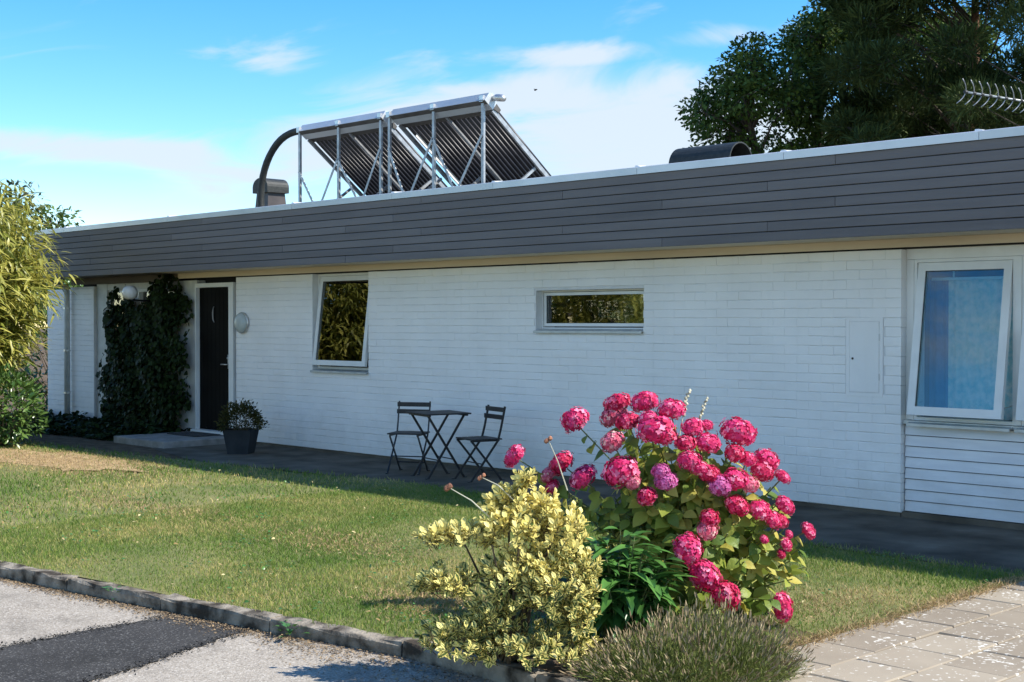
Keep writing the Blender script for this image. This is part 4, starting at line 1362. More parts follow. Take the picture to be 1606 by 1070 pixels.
# ---------------------------------------------------------------- shrubs in the bed
def hydrangea():
    bx, by = -4.97, -4.42
    r = tag(empty('hydrangea', (bx, by, 0)), 'large hydrangea with many pink mophead blooms in the bed', 'shrub')
    H = HEADS
    # three floret spheres shared by all the heads
    def head_mesh(seed, material):
        g = np.random.default_rng(seed)
        n = 170
        i = np.arange(n) + .5
        ph = np.arccos(1 - 1.72 * i / n); th = PI * (1 + 5 ** .5) * i
        d = np.stack([np.cos(th) * np.sin(ph), np.sin(th) * np.sin(ph), np.cos(ph)], 1)
        d = unit(d + g.normal(0, .07, (n, 3)))
        lump = 1 + .07 * np.sin(d[:, :1] * 6 + seed) * np.cos(d[:, 1:2] * 5 + seed)
        P = d * g.uniform(.80, 1.06, (n, 1)) * lump * np.array([.98, .98, .72])
        T = petal_cross()
        U = rand_like(g, n)
        V, F, UV = T
        Y = unit(np.cross(d, U)); X = np.cross(Y, d)
        Fm = np.stack([X, Y, unit(d + g.normal(0, .42, (n, 3)))], 2)
        s = g.uniform(.13, .20, n)
        A = np.einsum('nij,kj->nki', Fm, V) * s[:, None, None] + P[:, None, :]
        FF = (F[None] + (np.arange(n) * len(V))[:, None, None]).reshape(-1, 3)
        A = A.reshape(-1, 3)
        # the dark heart of stalks the florets sit on
        nu, nv = 10, 6
        core = np.array([[.78 * math.sin(t) * math.cos(p), .78 * math.sin(t) * math.sin(p), .56 * math.cos(t)] for t in np.linspace(.02, 2.2, nv) for p in np.linspace(0, 2 * PI, nu, endpoint=False)])
        cf = []
        for a_ in range(nv - 1):
            for b_ in range(nu):
                w0, w1, w2, w3 = a_ * nu + b_, a_ * nu + (b_ + 1) % nu, (a_ + 1) * nu + (b_ + 1) % nu, (a_ + 1) * nu + b_
                cf += [(w0, w2, w1), (w0, w3, w2)]
        FF = np.concatenate([FF, np.array(cf) + len(A)]); A = np.concatenate([A, core])
        return np_mesh('flower_head', A, FF, material)
    pink = [head_mesh(k, M[q]) for k, q in enumerate(('pink', 'deep', 'pink', 'pink', 'faded', 'deep', 'pink'))]
    purp = [head_mesh(9, M['purple'])]
    stems = MB()
    P, D, U, S = [], [], [], []
    base = Vector((bx, by, 0))

    def shoot(tip, up, head):
        tip = Vector(tip)
        foot = base + Vector((random.uniform(-.22, .22), random.uniform(-.22, .22), 0))
        mid = foot.lerp(tip, .5) + Vector((0, 0, .12 * max(tip.z, .2)))
        pts = []
        for t in np.linspace(0, 1, 6):
            pts.append(foot.lerp(mid, t).lerp(mid.lerp(tip, t), t))
        stems.tube(pts, [.007, .006, .006, .005, .004, .004], 5)
        axis = (pts[-1] - pts[-2]).normalized()
        outw = Vector((tip.x - bx, tip.y - by, 0))
        outw = outw.normalized() if outw.length > .05 else Vector((0, -1, 0))
        # opposite leaf pairs
        for k, back in enumerate((.035, .10, .18, .27, .37)):
            q = tip - axis * (back + (0.03 if head else 0))
            if q.z < .05:
                continue
            a0 = random.uniform(0, PI)
            for s in (0, PI):
                if random.random() < .12:
                    continue
                a = a0 + s + random.uniform(-.4, .4)
                sd = Vector((math.cos(a), math.sin(a), 0))
                d = (sd * .8 + outw * .45 + Vector((0, 0, random.uniform(-.75, .15)))).normalized()
                P.append(q); D.append(d); U.append((outw * .8 + Vector((random.uniform(-.3, .5), random.uniform(-.35, .25), .8))))
                S.append(random.uniform(.075, .125) * (.8 if k == 0 else 1.0))
    for i, (x, y, z, rad, hue) in enumerate(H):
        me = (purp if hue else pink)[i % (1 if hue else 7)]
        tilt = Vector((x - bx, y - by, max(z - .15, .1) * 1.1)).normalized()
        q = tilt.to_track_quat('Z', 'Y')
        o = put('flower_head', me, r, Matrix.Translation((x, y, z)) @ q.to_matrix().to_4x4() @ Matrix.Rotation(random.uniform(0, 6), 4, 'Z') @ Matrix.Diagonal((rad * random.uniform(.98, 1.18), rad * random.uniform(.95, 1.1), rad * random.uniform(.82, 1.1), 1)))
        if hue:
            o['label'] = 'purple tinged flower head'
        shoot(Vector((x, y, z)) - tilt * rad * .55, tilt, True)
    # leafy shoots without bloom, over the whole dome
    for k in range(165):
        a = random.uniform(0, 2 * PI); e = random.uniform(.02, 1.3)
        if random.random() < .65:
            a = random.uniform(R(200), R(340))      # more on the side that shows: towards -Y
        rr = random.uniform(.8, .98)
        shoot((bx + .74 * rr * math.cos(a) * math.cos(e), by + .66 * rr * math.sin(a) * math.cos(e), .12 + .95 * rr * math.sin(e)), None, False)
    tag(stems.build('stems', M['greenstem'], r), kind='stuff')
    leaves(r, leaf_template(.74, 4, .28, .22, peak=.42), np.array([tuple(p) for p in P]), np.array([tuple(p) for p in D]), np.array([tuple(p) for p in U]), np.array(S), M['hydleaf'], smooth=True)


def petal_cross():
    V, F = [(0, 0, 0)], []
    for k in range(4):
        a = k * PI / 2
        c, s = math.cos(a), math.sin(a)
        for (u, v, z) in ((.45, -.42, .03), (1.0, -.28, .16), (1.08, .28, .16), (.45, .42, .03)):
            V.append((c * u - s * v, s * u + c * v, z))
        o = 1 + 4 * k
        F += [(0, o, o + 3), (o, o + 1, o + 2), (o, o + 2, o + 3)]
    return np.array(V, float), np.array(F, int), np.zeros((len(V), 2))


def rand_like(g, n):
    return unit(g.normal(size=(n, 3)))


HEADS = [(-5.46, -4.86, 1.11, 0.089, 0), (-5.29, -4.68, 1.21, 0.078, 0), (-5.1, -4.66, 1.22, 0.077, 0), (-4.88, -4.69, 1.19, 0.081, 0), (-5.3, -4.7, 1.13, 0.082, 0), (-5.08, -4.83, 1.12, 0.072, 0), (-4.96, -4.79, 1.14, 0.064, 0), (-4.87, -4.84, 1.09, 0.102, 0), (-4.8, -4.83, 1.05, 0.063, 0), (-4.71, -4.71, 1.1, 0.067, 0), (-4.68, -4.63, 1.11, 0.044, 0), (-5.1, -4.94, 1.01, 0.07, 0), (-4.7, -4.79, 1.02, 0.058, 0), (-4.62, -4.69, 1.02, 0.073, 0), (-4.57, -4.49, 1.07, 0.096, 0), (-5.51, -4.92, 0.86, 0.08, 0), (-5.23, -5.04, 0.81, 0.083, 0), (-4.96, -5.03, 0.86, 0.098, 0), (-4.87, -5.03, 0.81, 0.045, 0), (-4.78, -5.02, 0.74, 0.057, 0), (-4.65, -4.82, 0.93, 0.064, 0), (-4.6, -4.79, 0.89, 0.052, 0), (-4.56, -4.76, 0.86, 0.055, 0), (-4.51, -4.73, 0.8, 0.067, 1), (-4.71, -4.94, 0.82, 0.059, 1), (-4.75, -4.94, 0.87, 0.052, 1), (-4.52, -4.58, 0.96, 0.058, 0), (-4.48, -4.52, 0.93, 0.049, 0), (-4.45, -4.38, 0.92, 0.071, 0), (-4.43, -4.45, 0.86, 0.065, 0), (-4.4, -4.3, 0.82, 0.046, 0), (-4.47, -4.64, 0.83, 0.073, 0), (-4.43, -4.57, 0.8, 0.057, 0), (-4.44, -4.67, 0.69, 0.064, 0), (-4.38, -4.54, 0.66, 0.064, 0), (-4.35, -4.46, 0.6, 0.052, 0), (-4.34, -4.4, 0.59, 0.047, 0), (-4.35, -4.35, 0.67, 0.053, 0), (-4.33, -4.15, 0.51, 0.048, 0), (-4.51, -4.84, 0.57, 0.058, 0), (-4.51, -4.82, 0.63, 0.05, 0), (-4.53, -4.98, 0.48, 0.078, 0), (-4.47, -4.92, 0.34, 0.083, 0), (-4.39, -4.84, 0.23, 0.084, 0), (-4.35, -4.37, 0.11, 0.074, 0), (-5.71, -5.11, 0.9, 0.074, 0), (-5.57, -4.97, 0.79, 0.054, 0), (-5.55, -4.96, 0.72, 0.048, 0), (-4.36, -4.53, 0.5, 0.026, 0), (-4.32, -4.38, 0.46, 0.039, 0), (-4.33, -4.41, 0.41, 0.028, 0), (-4.33, -4.34, 0.51, 0.025, 0)]
hydrangea()

VIEW_R = np.array([.6995, .7147, 0])          # the photograph's right, and towards the camera, as plain ground directions
VIEW_N = np.array([.7147, -.6995, 0])


def euonymus():
    c = np.array([-4.86, -5.98, 0])
    r = tag(empty('euonymus', tuple(c)), 'bushy euonymus with cream edged yellow leaves left of the hydrangea', 'shrub')
    #  lobes: right, towards camera, height, radii, clusters
    lobes = [(.04, .0, .64, .20, .22, .14, 62), (.26, .0, .62, .15, .2, .15, 56), (-.20, .0, .63, .18, .18, .06, 36), (-.37, .03, .63, .09, .1, .04, 11),
             (-.30, .05, .40, .15, .2, .08, 40), (-.43, .05, .41, .07, .1, .04, 9), (.02, .05, .38, .20, .24, .18, 72), (.24, .08, .36, .20, .26, .20, 90),
             (-.24, .1, .14, .20, .24, .10, 50), (.08, .1, .10, .34, .3, .12, 92), (.02, .0, .82, .09, .10, .06, 20), (.08, .0, .91, .05, .07, .05, 8),
             (-.07, .0, .78, .08, .10, .05, 12), (.36, .05, .46, .09, .16, .10, 26), (.34, .05, .24, .12, .2, .12, 36), (-.08, .08, .24, .14, .2, .10, 40),
             (.17, .02, .78, .08, .1, .07, 16), (.12, .02, .48, .16, .24, .10, 50)]
    P, D, U, S = [], [], [], []
    stems = MB()
    for (a, b, h, ra, rb, rh, n) in lobes:
        o = c + VIEW_R * a + VIEW_N * b + np.array([0, 0, h])
        for _ in range(int(n * 1.2)):
            d = rand_dirs(1)[0]
            if d[2] < -.35: d[2] *= -1
            if (d * VIEW_N).sum() < -.3 and random.random() < .5: d = d - 2 * (d * VIEW_N).sum() * VIEW_N
            p = o + (VIEW_R * (d @ VIEW_R) * ra + VIEW_N * (d @ VIEW_N) * rb + np.array([0, 0, d[2] * rh])) * random.uniform(.72, 1.08)
            if p[2] < .03: continue
            ax = unit(d * .8 + np.array([0, 0, .55]) + rand_dirs(1)[0] * .25)
            q = p - ax * .10
            stems.tube([tuple(q), tuple(p)], [.002, .0015], 4)
            e1 = unit(np.cross(ax, [.3, .5, .8])); e2 = np.cross(ax, e1)
            k = random.randint(8, 12)
            for j in range(k):
                t = j / k
                an = j * 2.4
                sd = e1 * math.cos(an) + e2 * math.sin(an)
                P.append(p - ax * (.075 * t)); D.append(sd * (.55 + .5 * t) + ax * (1.0 - .75 * t)); U.append(ax * 1.0 - sd * .3 + rand_dirs(1)[0] * .25)
                S.append(random.uniform(.022, .047))
    for k in range(14):
        a = random.uniform(0, 2 * PI)
        tip = c + VIEW_R * .25 * math.cos(a) + VIEW_N * .2 * math.sin(a) + np.array([0, 0, random.uniform(.3, .75)])
        stems.tube([tuple(c + np.array([random.uniform(-.06, .06), random.uniform(-.06, .06), 0])), tuple(c + (tip - c) * .5 + np.array([0, 0, .06])), tuple(tip)], [.012, .008, .004], 5)
    tag(stems.build('twigs', M['twig'], r), kind='stuff')
    P = np.array(P); S = np.array(S)
    sc = (P - c) @ VIEW_N + .35 * (P[:, 2]) + RNG.uniform(0, .12, len(P))
    leaves(r, leaf_template(.62, 3, .12, .25, peak=.52), P, np.array(D), np.array(U), S, M['euon'], score=sc)


euonymus()


def dark_shrub():
    c = np.array([-4.77, -5.25, 0])
    r = tag(empty('peony', tuple(c)), 'dark green bush with long pointed leaves in front of the hydrangea', 'shrub')
    P, D, U, S = [], [], [], []
    st = MB()
    for k in range(58):
        a = random.uniform(0, 2 * PI); q = math.sqrt(random.uniform(0, 1))
        tip = c + VIEW_R * (.29 * q * math.cos(a)) + VIEW_N * (.20 * q * math.sin(a)) + np.array([0, 0, .55 - .26 * q * q + random.uniform(-.06, .05)])
        foot = c + (tip - c) * np.array([.25, .25, 0])
        st.tube([tuple(foot), tuple((foot + tip) / 2 + np.array([0, 0, .03])), tuple(tip)], [.005, .004, .003], 5)
        for j in range(13):
            t = j / 12
            p = tip * (1 - .62 * t) + foot * (.62 * t)
            an = j * 2.4 + a
            sd = np.array([math.cos(an), math.sin(an), 0])
            P.append(p); D.append(sd + np.array([0, 0, .35 - .75 * t + random.uniform(-.2, .2)])); U.append(np.array([0, 0, 1.0]) + rand_dirs(1)[0] * .3 + sd * .2)
            S.append(random.uniform(.11, .19))
    tag(st.build('stems', M['greenstem'], r), kind='stuff')
    leaves(r, leaf_template(.30, 4, .38, .3, peak=.4), np.array(P), np.array(D), np.array(U), np.array(S), M['darkleaf'], smooth=True)


dark_shrub()


def lavender():
    c = np.array([-4.06, -5.58, 0])
    r = tag(empty('lavender', tuple(c)), 'grey green lavender mound with spent flower spikes at the paving edge', 'shrub')
    n = 6500
    a = RNG.uniform(0, 2 * PI, n); q = np.sqrt(RNG.uniform(0, 1, n))
    u, v = q * np.cos(a), q * np.sin(a)
    bump = .05 * np.sin(u * 9 + 1) * np.cos(v * 7) + .03 * np.sin(u * 17 + v * 13)
    hgt = (.30 - .19 * q ** 2 + bump) * RNG.uniform(.5, 1.12, n)
    hgt = np.maximum(hgt * np.interp(u, [-1, -.55, -.1, .3, 1], [.55, .62, .9, 1.08, .9]), .04)
    tip = c + VIEW_R * (u * .54)[:, None] + VIEW_N * (v * .42)[:, None] + np.stack([0 * u, 0 * u, hgt], 1) + RNG.normal(0, .035, (n, 3)) * np.array([1, 1, .3])
    foot = c + VIEW_R * (u * .46)[:, None] + VIEW_N * (v * .34)[:, None]
    d = tip - foot
    L = np.linalg.norm(d, axis=1)
    T = (np.array([(-.5, 0, 0), (.5, 0, 0), (.35, .5, .03), (-.35, .5, .03), (0, 1, .0)], float) * np.array([.014, 1, 1]), np.array([(0, 1, 2), (0, 2, 3), (3, 2, 4)]), np.zeros((5, 2)))
    U = RNG.normal(size=(n, 3))
    tag(leaf_mass('stems', T, foot + d * .15, d + RNG.normal(0, .03, (n, 3)), U, L * .85, M['lav'], r), kind='stuff')
    # small leaves along the stems
    m = 15000
    i = RNG.integers(0, n, m); t = RNG.uniform(.35, .95, m)
    P = foot[i] + d[i] * t[:, None]
    tag(leaf_mass('leaves', leaf_template(.16, 1, .1, .1), P, d[i] / L[i, None] + RNG.normal(0, .55, (m, 3)), RNG.normal(size=(m, 3)), RNG.uniform(.016, .034, m), M['lav'], r), kind='stuff')
    # spent spikes
    k = 3000
    i = RNG.integers(0, n, k)
    sp = leaf_template(.17, 2, .05, .5)
    tag(leaf_mass('flower_spikes', sp, tip[i] - d[i] * .03, d[i] / L[i, None] + RNG.normal(0, .15, (k, 3)), RNG.normal(size=(k, 3)), RNG.uniform(.025, .05, k), M['lavspike'], r), kind='stuff')


lavender()


def bamboo():
    c = np.array([-19.15, -2.95, 0])
    zs = [0, .8, 1.4, 2.0, 2.3, 3.1, 3.77, 4.4, 5.0, 6]
    us = [.2, .6, 1.25, 1.6, 1.6, 1.25, .9, .6, .3, 0]
    r = tag(empty('bamboo', tuple(c)), 'tall yellow green bamboo hanging over the left edge by the house', 'bamboo')
    culms = MB()
    P, D, U, S = [], [], [], []
    for k in range(74):
        a = random.uniform(0, 2 * PI); q = math.sqrt(random.uniform(0, 1)) * .6
        foot = Vector((c[0] + q * math.cos(a), c[1] + q * math.sin(a), 0))
        lean = Vector((math.cos(a), math.sin(a), 0)) * random.uniform(.2, 1.25) + Vector((VIEW_R * random.uniform(-.2, .25)).tolist())
        H = random.uniform(2.5, 5.0)
        pts = []
        for t in np.linspace(0, 1, 9):
            pts.append(foot + Vector((0, 0, H * (t - .16 * t ** 3 * lean.length))) + lean * (t ** 2.2))
        cut = list(pts)                         # bare tips that would poke out of the leaves are left off
        while len(cut) > 4 and (np.array(cut[-1]) - c) @ VIEW_R > np.interp(cut[-1].z + .15, zs, us) - .3:
            cut.pop()
        culms.tube(cut, [.016 * (1 - .75 * t) for t in np.linspace(0, 1, len(cut))], 5)
        for j in range(92):
            t = random.uniform(.16, 1)
            m_ = len(pts) - 1
            i = min(int(t * m_), m_ - 1)
            p = pts[i].lerp(pts[i + 1], t * m_ - i)
            an = random.uniform(0, 2 * PI)
            sd = Vector((math.cos(an), math.sin(an), 0)) * .8 + lean * .5
            q0 = p + sd * random.uniform(.02, .42) + Vector((0, 0, random.uniform(-.15, .1)))
            if (np.array(q0) - c) @ VIEW_R > np.interp(q0.z, zs, us) - .16 + random.gauss(0, .06):
                continue
            for _ in range(4):
                P.append(tuple(q0 + Vector((random.gauss(0, .04), random.gauss(0, .04), random.gauss(0, .04)))))
                D.append(tuple(sd * random.uniform(.5, 1.2) + Vector((random.gauss(0, .45), random.gauss(0, .45), random.uniform(-.85, .5)))))
                U.append((random.gauss(0, .3), random.gauss(0, .3), 1))
                S.append(random.uniform(.15, .27))
    tag(culms.build('culms', M['greenstem'], r, smooth=True), kind='stuff')
    P = np.array(P)
    sc = P @ VIEW_R + .3 * (P @ VIEW_N) + RNG.uniform(0, .3, len(P))
    sc = np.where(P[:, 2] > 3.9, -9, sc)
    leaves(r, leaf_template(.16, 3, .30, .2, peak=.35), P, np.array(D), np.array(U), np.array(S), M['bamboo'], score=sc)


bamboo()


def broad_shrub(name, cat, label, c, radii, n, size, material, singles=0, width=.45, view=False):
    r = tag(empty(name, (c[0], c[1], 0)), label, cat)
    d = rand_dirs(n)
    lump = 1 + .16 * np.sin(d[:, 0] * 7 + d[:, 2] * 5) + .12 * np.sin(d[:, 1] * 9 + 2)
    P = np.array(c) + d * (RNG.uniform(.45, 1.0, n) ** .5 * lump)[:, None] * np.array(radii)
    P[:, 2] = np.abs(P[:, 2] - .02) + .02
    D = d + RNG.normal(0, .55, (n, 3)) + np.array([0, 0, .35])
    U = d * .5 + np.array([0, 0, 1]) + RNG.normal(0, .35, (n, 3))
    sc = P @ VIEW_R + .6 * (P @ VIEW_N)
    leaves(r, leaf_template(width, 3, .18, .22), P, D, U, RNG.uniform(.75, 1.25, n) * size, material, singles=singles, score=sc)
    st = MB()
    for k in range(30):
        t = P[k * (n // 31)]
        st.tube([(c[0] + random.uniform(-.1, .1), c[1] + random.uniform(-.1, .1), 0), tuple(t)], [.014, .004], 5)
    tag(st.build('branches', M['twig'], r), kind='stuff')
    return r


broad_shrub('laurel', 'shrub', 'low glossy laurel below the bamboo at the left edge', (-18.25, -2.62, .52), (.62, .50, .50), 1900, .105, M['laurel'], singles=280, width=.38)
broad_shrub('hedge', 'hedge', 'dark hedge behind the bamboo at the left end of the house', (-24.2, 1.2, 1.2), (1.7, 1.2, 1.5), 3000, .13, M['laurel'], width=.4)
# garden hedge beyond the left edge, which the windows mirror
for k, (x, y, rx, h) in enumerate(((-20.8, -5.6, 1.1, 1.9), (-23.2, -8.4, 1.4, 2.5), (-16.4, -7.2, .9, 2.4), (-21.5, -12.0, 1.6, 2.6))):
    lab = ['yellow green bamboo clump beyond the left edge near the lawn', 'tall yellow green shrub beyond the left edge of the lawn',
           'round yellow green shrub on the far left of the drive', 'large dark shrub across the drive'][k]
    broad_shrub('garden_shrub', 'shrub', lab, (x, y, h * .55), (rx, rx, h * .62), 3200, .22, M['bamboo'] if k in (1, 2) else M['laurel'], width=.3)


# ---------------------------------------------------------------- trees
def tree(name, label, foot, height, clumps, material, bark, leaf, per, trunk_r, width=.55, needle=False, group=None, lead=0.9, trunk_to=None):
    """trunk, limbs to every clump and a crown of leaves gathered round the clumps (x, y, z, radius)"""
    r = tag(empty(name, foot), label, 'tree', group)
    tr = MB()
    lb = MB()
    f = Vector(foot)
    top = f + Vector((trunk_to[0] if trunk_to else 0, trunk_to[1] if trunk_to else 0, height * lead))
    k = 9
    tp = [f.lerp(top, t) + Vector((random.uniform(-.12, .12), random.uniform(-.12, .12), 0)) * (0 if t == 0 else 1) for t in np.linspace(0, 1, k)]
    tr.tube(tp, [trunk_r * (1 - .8 * t) for t in np.linspace(0, 1, k)], 9)
    P, D, U = [], [], []
    for (x, y, z, rad) in clumps:
        q = Vector((x, y, z))
        h = max(min((q.z - f.z) / (height * lead) - random.uniform(.06, .22), .97), .18)
        i = min(int(h * (k - 1)), k - 2)
        st = tp[i].lerp(tp[i + 1], h * (k - 1) - i)
        mid = st.lerp(q, .55) + Vector((0, 0, .12 * (q - st).length * (.3 if needle else 1)))
        lb.tube([st, mid, q], [trunk_r * (.13 if needle else .22), trunk_r * .08, .012], 5)
        for _ in range(4):
            e = q + Vector(rand_dirs(1)[0].tolist()) * rad * .8
            lb.tube([q, e], [.012, .004], 4)
        n = int(per * (rad ** 2))
        d = rand_dirs(n)
        rr = RNG.uniform(.25, 1.0, n) ** .45
        sq = np.array([1, 1, .55 if needle else .78])
        p = np.array(q) + d * rr[:, None] * rad * sq
        P.append(p)
        D.append(d * .7 + RNG.normal(0, .6, (n, 3)) + (np.array([0, 0, .5]) if needle else np.array([0, 0, -.1])))
        U.append(d * .4 + RNG.normal(0, .5, (n, 3)) + np.array([0, 0, .8]))
    tr.build('trunk', bark, r, smooth=True)
    tag(lb.build('branches', M['bark'], r, smooth=True), kind='stuff')
    P, D, U = np.concatenate(P), np.concatenate(D), np.concatenate(U)
    n = len(P)
    T = leaf_template(width, 1, .15, .2)
    tag(leaf_mass('crown', T, P, D, U, RNG.uniform(.7, 1.35, n) * leaf, material, r), kind='stuff')
    return r


def crown(cx, cy, z0, z1, rad, n, seed, top=0.55, rc=(.40, .76), squash=1.0):
    g = random.Random(seed)
    out = []
    while len(out) < n:
        t = g.random()
        w = rad * (math.sin(PI * (t * .86 + .10)) ** .6) * (1 - .25 * t * top)
        a = g.uniform(0, 2 * PI); q = math.sqrt(g.uniform(.10, 1))
        out.append((cx + w * q * math.cos(a), cy + w * q * math.sin(a) * squash, z0 + (z1 - z0) * t, g.uniform(*rc)))
    return out


GT = 'tall trees behind the house'
tree('linden_tree', 'leafy green tree just right of the black roof cowl', (-19.0, 15.75, 0), 8.4, crown(-19.0, 15.75, 2.2, 8.05, 1.75, 72, 1, top=.3), M['leaf_a'], M['bark'], .125, 840, .26)
tree('linden_tree', 'taller leafy green tree with a pointed top, second from the left behind the roof', (-18.9, 18.4, 0), 9.6, crown(-18.8, 18.5, 2.2, 9.3, 2.1, 96, 2, top=.8), M['leaf_a'], M['bark'], .125, 840, .28)
tree('linden_tree', 'leafy tree with thin top between the pointed tree and the pine', (-18.6, 23.6, 0), 10.4, crown(-18.6, 23.0, 2.0, 10.2, 2.7, 170, 3, top=.25), M['leaf_a'], M['bark'], .12, 800, .28)
tree('linden_tree', 'low dense leafy tree under the pine at the roof edge', (-15.6, 20.0, 0), 6.6, crown(-15.6, 20.0, 1.8, 6.6, 2.5, 80, 4), M['leaf_a'], M['bark'], .12, 760, .25)
pc = []
g = random.Random(11)
for k in range(140):
    z = g.uniform(4.6, 13.0)
    a = g.uniform(0, 2 * PI); w = (3.2 if z < 10 else 3.2 - (z - 10) * .55) * math.sqrt(g.uniform(.22, 1))
    px_, py_ = w * math.cos(a), w * math.sin(a) + .1
    if abs(px_ * .7 + py_ * .715) < .85 and px_ * .715 - py_ * .7 > -.4 and 6.7 < z + .25 * w < 8.8:
        continue                                # the bare stretch where the trunk and limbs show
    pc.append((-14.3 + w * math.cos(a), 17.6 + w * math.sin(a), z + .25 * w, g.uniform(.38, .70)))
tree('pine_tree', 'tall dark pine with reddish trunk at the top right', (-14.35, 17.5, 0), 13.5, pc, M['needle'], M['pinebark'], .26, 2600, .19, width=.11, needle=True)
pc = [(x + 3.6, y - 1.4, z, rr) for (x, y, z, rr) in pc[:80]]
tree('pine_tree', 'dark pine cut off by the right edge of the picture', (-10.7, 16.1, 0), 13.0, pc, M['needle'], M['pinebark'], .26, 2600, .19, width=.11, needle=True)
tree('far_tree', 'round olive tree far off between bamboo and roof end', (-43.9, 9.0, 0), 6.0, crown(-43.9, 9.0, 2.0, 5.9, 1.5, 34, 6), M['leaf_far'], M['bark'], .2, 240, .25)
tree('far_tree', 'small dark tree top showing just over the left roof end', (-39.7, 8.9, 0), 5.1, crown(-39.6, 8.8, 1.8, 4.85, 1.2, 34, 8), M['leaf_a'], M['bark'], .18, 260, .22)

# ---------------------------------------------------------------- grass
def grass():
    V = np.array([(-.5, 0, 0), (.5, 0, 0), (.36, .55, .10), (-.36, .55, .10), (0, 1, .34)], float)
    F = np.array([(0, 1, 2), (0, 2, 3), (3, 2, 4)])
    UV = np.zeros((5, 2))

    def field(n, x0, x1, y0, y1, name, lab, h=(.016, .036), w=.14, material='grass', keep=None):
        x = RNG.uniform(x0, x1, n); y = RNG.uniform(y0, y1, n)
        lo = np.where(x < -5.0, interp(KERB, x) + .10 + RNG.normal(0, .016, n), -5.86 + (x + 5.0) * .35); hi = interp(LAWN_BACK, x) + RNG.normal(0, .09, n)
        ok = (y > lo) & (y < hi) & (x < -4.05 + RNG.normal(0, .02, n))
        if keep is not None: ok &= keep(x, y)
        ok &= RNG.uniform(0, 1, n) > .93 * np.exp(-((x + 15.9) / 1.5) ** 2 - ((y + 3.05) / .62) ** 2)
        x, y = x[ok], y[ok]
        n = len(x)
        P = np.stack([x, y, np.full(n, -.012)], 1)
        D = np.stack([RNG.normal(0, .42, n), RNG.normal(0, .42, n), np.ones(n)], 1)
        U = RNG.normal(size=(n, 3)); U[:, 2] *= .2
        s = RNG.uniform(*h, n)
        T = (V * np.array([w, 1, 1]), F, UV)
        o = leaf_mass(name, T, P, D, U, s, M[material])
        return tag(o, lab, kind='stuff')
    field(230000, -11.0, -4.0, -6.6, -1.2, 'grass', 'short patchy grass of the front lawn')
    field(85000, -24.0, -11.0, -8.6, -1.2, 'grass', 'short grass on the far left part of the lawn', h=(.02, .05), w=.2)
    # loose grit along the edges of the asphalt patch
    n = 2600
    t = RNG.uniform(0, 1, n); side = RNG.uniform(0, 1, n) < .5
    gy = -9.0 + 2.75 * t
    gx = np.where(side, np.interp(gy, [-9.6, -8.4, -7.5, -6.9, -6.27], [-7.20, -7.22, -7.25, -7.30, -7.31]), np.interp(gy, [-9.6, -8.2, -7.3, -6.75, -6.18], [-6.0, -6.12, -6.31, -6.52, -6.70])) + RNG.normal(0, .035, n)
    tag(leaf_mass('grit', leaf_template(.9, 1, .1, .6), np.stack([gx, gy, np.full(n, -.081)], 1), np.stack([RNG.normal(0, 1, n), RNG.normal(0, 1, n), RNG.normal(0, .3, n)], 1), np.tile([0, 0, 1.0], (n, 1)) + RNG.normal(0, .4, (n, 3)), RNG.uniform(.005, .018, n), M['patch']), 'loose dark grit along the edges of the asphalt patch', kind='stuff')
    # straw yellow strip along the paving edge and scattered longer blades
    n = 5000
    y = RNG.uniform(-5.3, -2.0, n); x = -4.06 + RNG.normal(0, .045, n)
    P = np.stack([x, y, np.full(n, -.005)], 1)
    D = np.stack([RNG.normal(.2, .9, n), RNG.normal(0, .9, n), RNG.uniform(.1, .8, n)], 1)
    tag(leaf_mass('dry_grass', (V * np.array([.10, 1, 1]), F, UV), P, D, RNG.normal(size=(n, 3)), RNG.uniform(.02, .055, n), M['drygrass']), 'straw coloured dry grass along the paving edge', kind='stuff')
    # sun-scorched patches of the lawn
    spots = [(-15.9, -3.05, 1.9, .75, 24000), (-8.3, -4.3, 1.1, .4, 3000), (-6.2, -5.3, .5, .3, 3500), (-11.2, -4.3, 1.6, .3, 2600), (-13.2, -5.3, 1.4, .35, 1500), (-4.5, -3.6, .35, .5, 2500)]
    X = np.concatenate([a + RNG.normal(0, rx * .55, k) for a, b, rx, ry, k in spots]); Y = np.concatenate([b + RNG.normal(0, ry * .6, k) for a, b, rx, ry, k in spots])
    ok = (Y > interp(KERB, X) + .12) & (Y < interp(LAWN_BACK, X) - .05) & (X < -4.1)
    X, Y = X[ok], Y[ok]; n = len(X)
    tag(leaf_mass('dry_grass', (V * np.array([.16, 1, 1]), F, UV), np.stack([X, Y, np.full(n, -.008)], 1), np.stack([RNG.normal(0, .9, n), RNG.normal(0, .9, n), RNG.uniform(.15, 1, n)], 1),
        RNG.normal(size=(n, 3)), RNG.uniform(.018, .042, n), M['drygrass']), 'sun scorched straw coloured patches in the front lawn', kind='stuff')
    # fallen leaves and clippings lying on the grass
    n = 420
    x = RNG.uniform(-16, -4.2, n); y = RNG.uniform(-6.2, -2.0, n)
    ok = (y > interp(KERB, x) + .12) & (y < interp(LAWN_BACK, x)); x, y = x[ok], y[ok]; n = len(x)
    tag(leaf_mass('fallen_leaves', leaf_template(.45, 2, .25, .3), np.stack([x, y, RNG.uniform(.012, .03, n)], 1), np.stack([RNG.normal(0, 1, n), RNG.normal(0, 1, n), RNG.normal(0, .25, n)], 1),
        np.tile([0, 0, 1.0], (n, 1)) + RNG.normal(0, .35, (n, 3)), RNG.uniform(.015, .042, n), M['fallen']), 'small fallen leaves scattered over the lawn', kind='stuff')
    # clover and weed leaves
    n = 5200
    x = RNG.uniform(-12, -4.1, n); y = RNG.uniform(-6.2, -1.8, n)
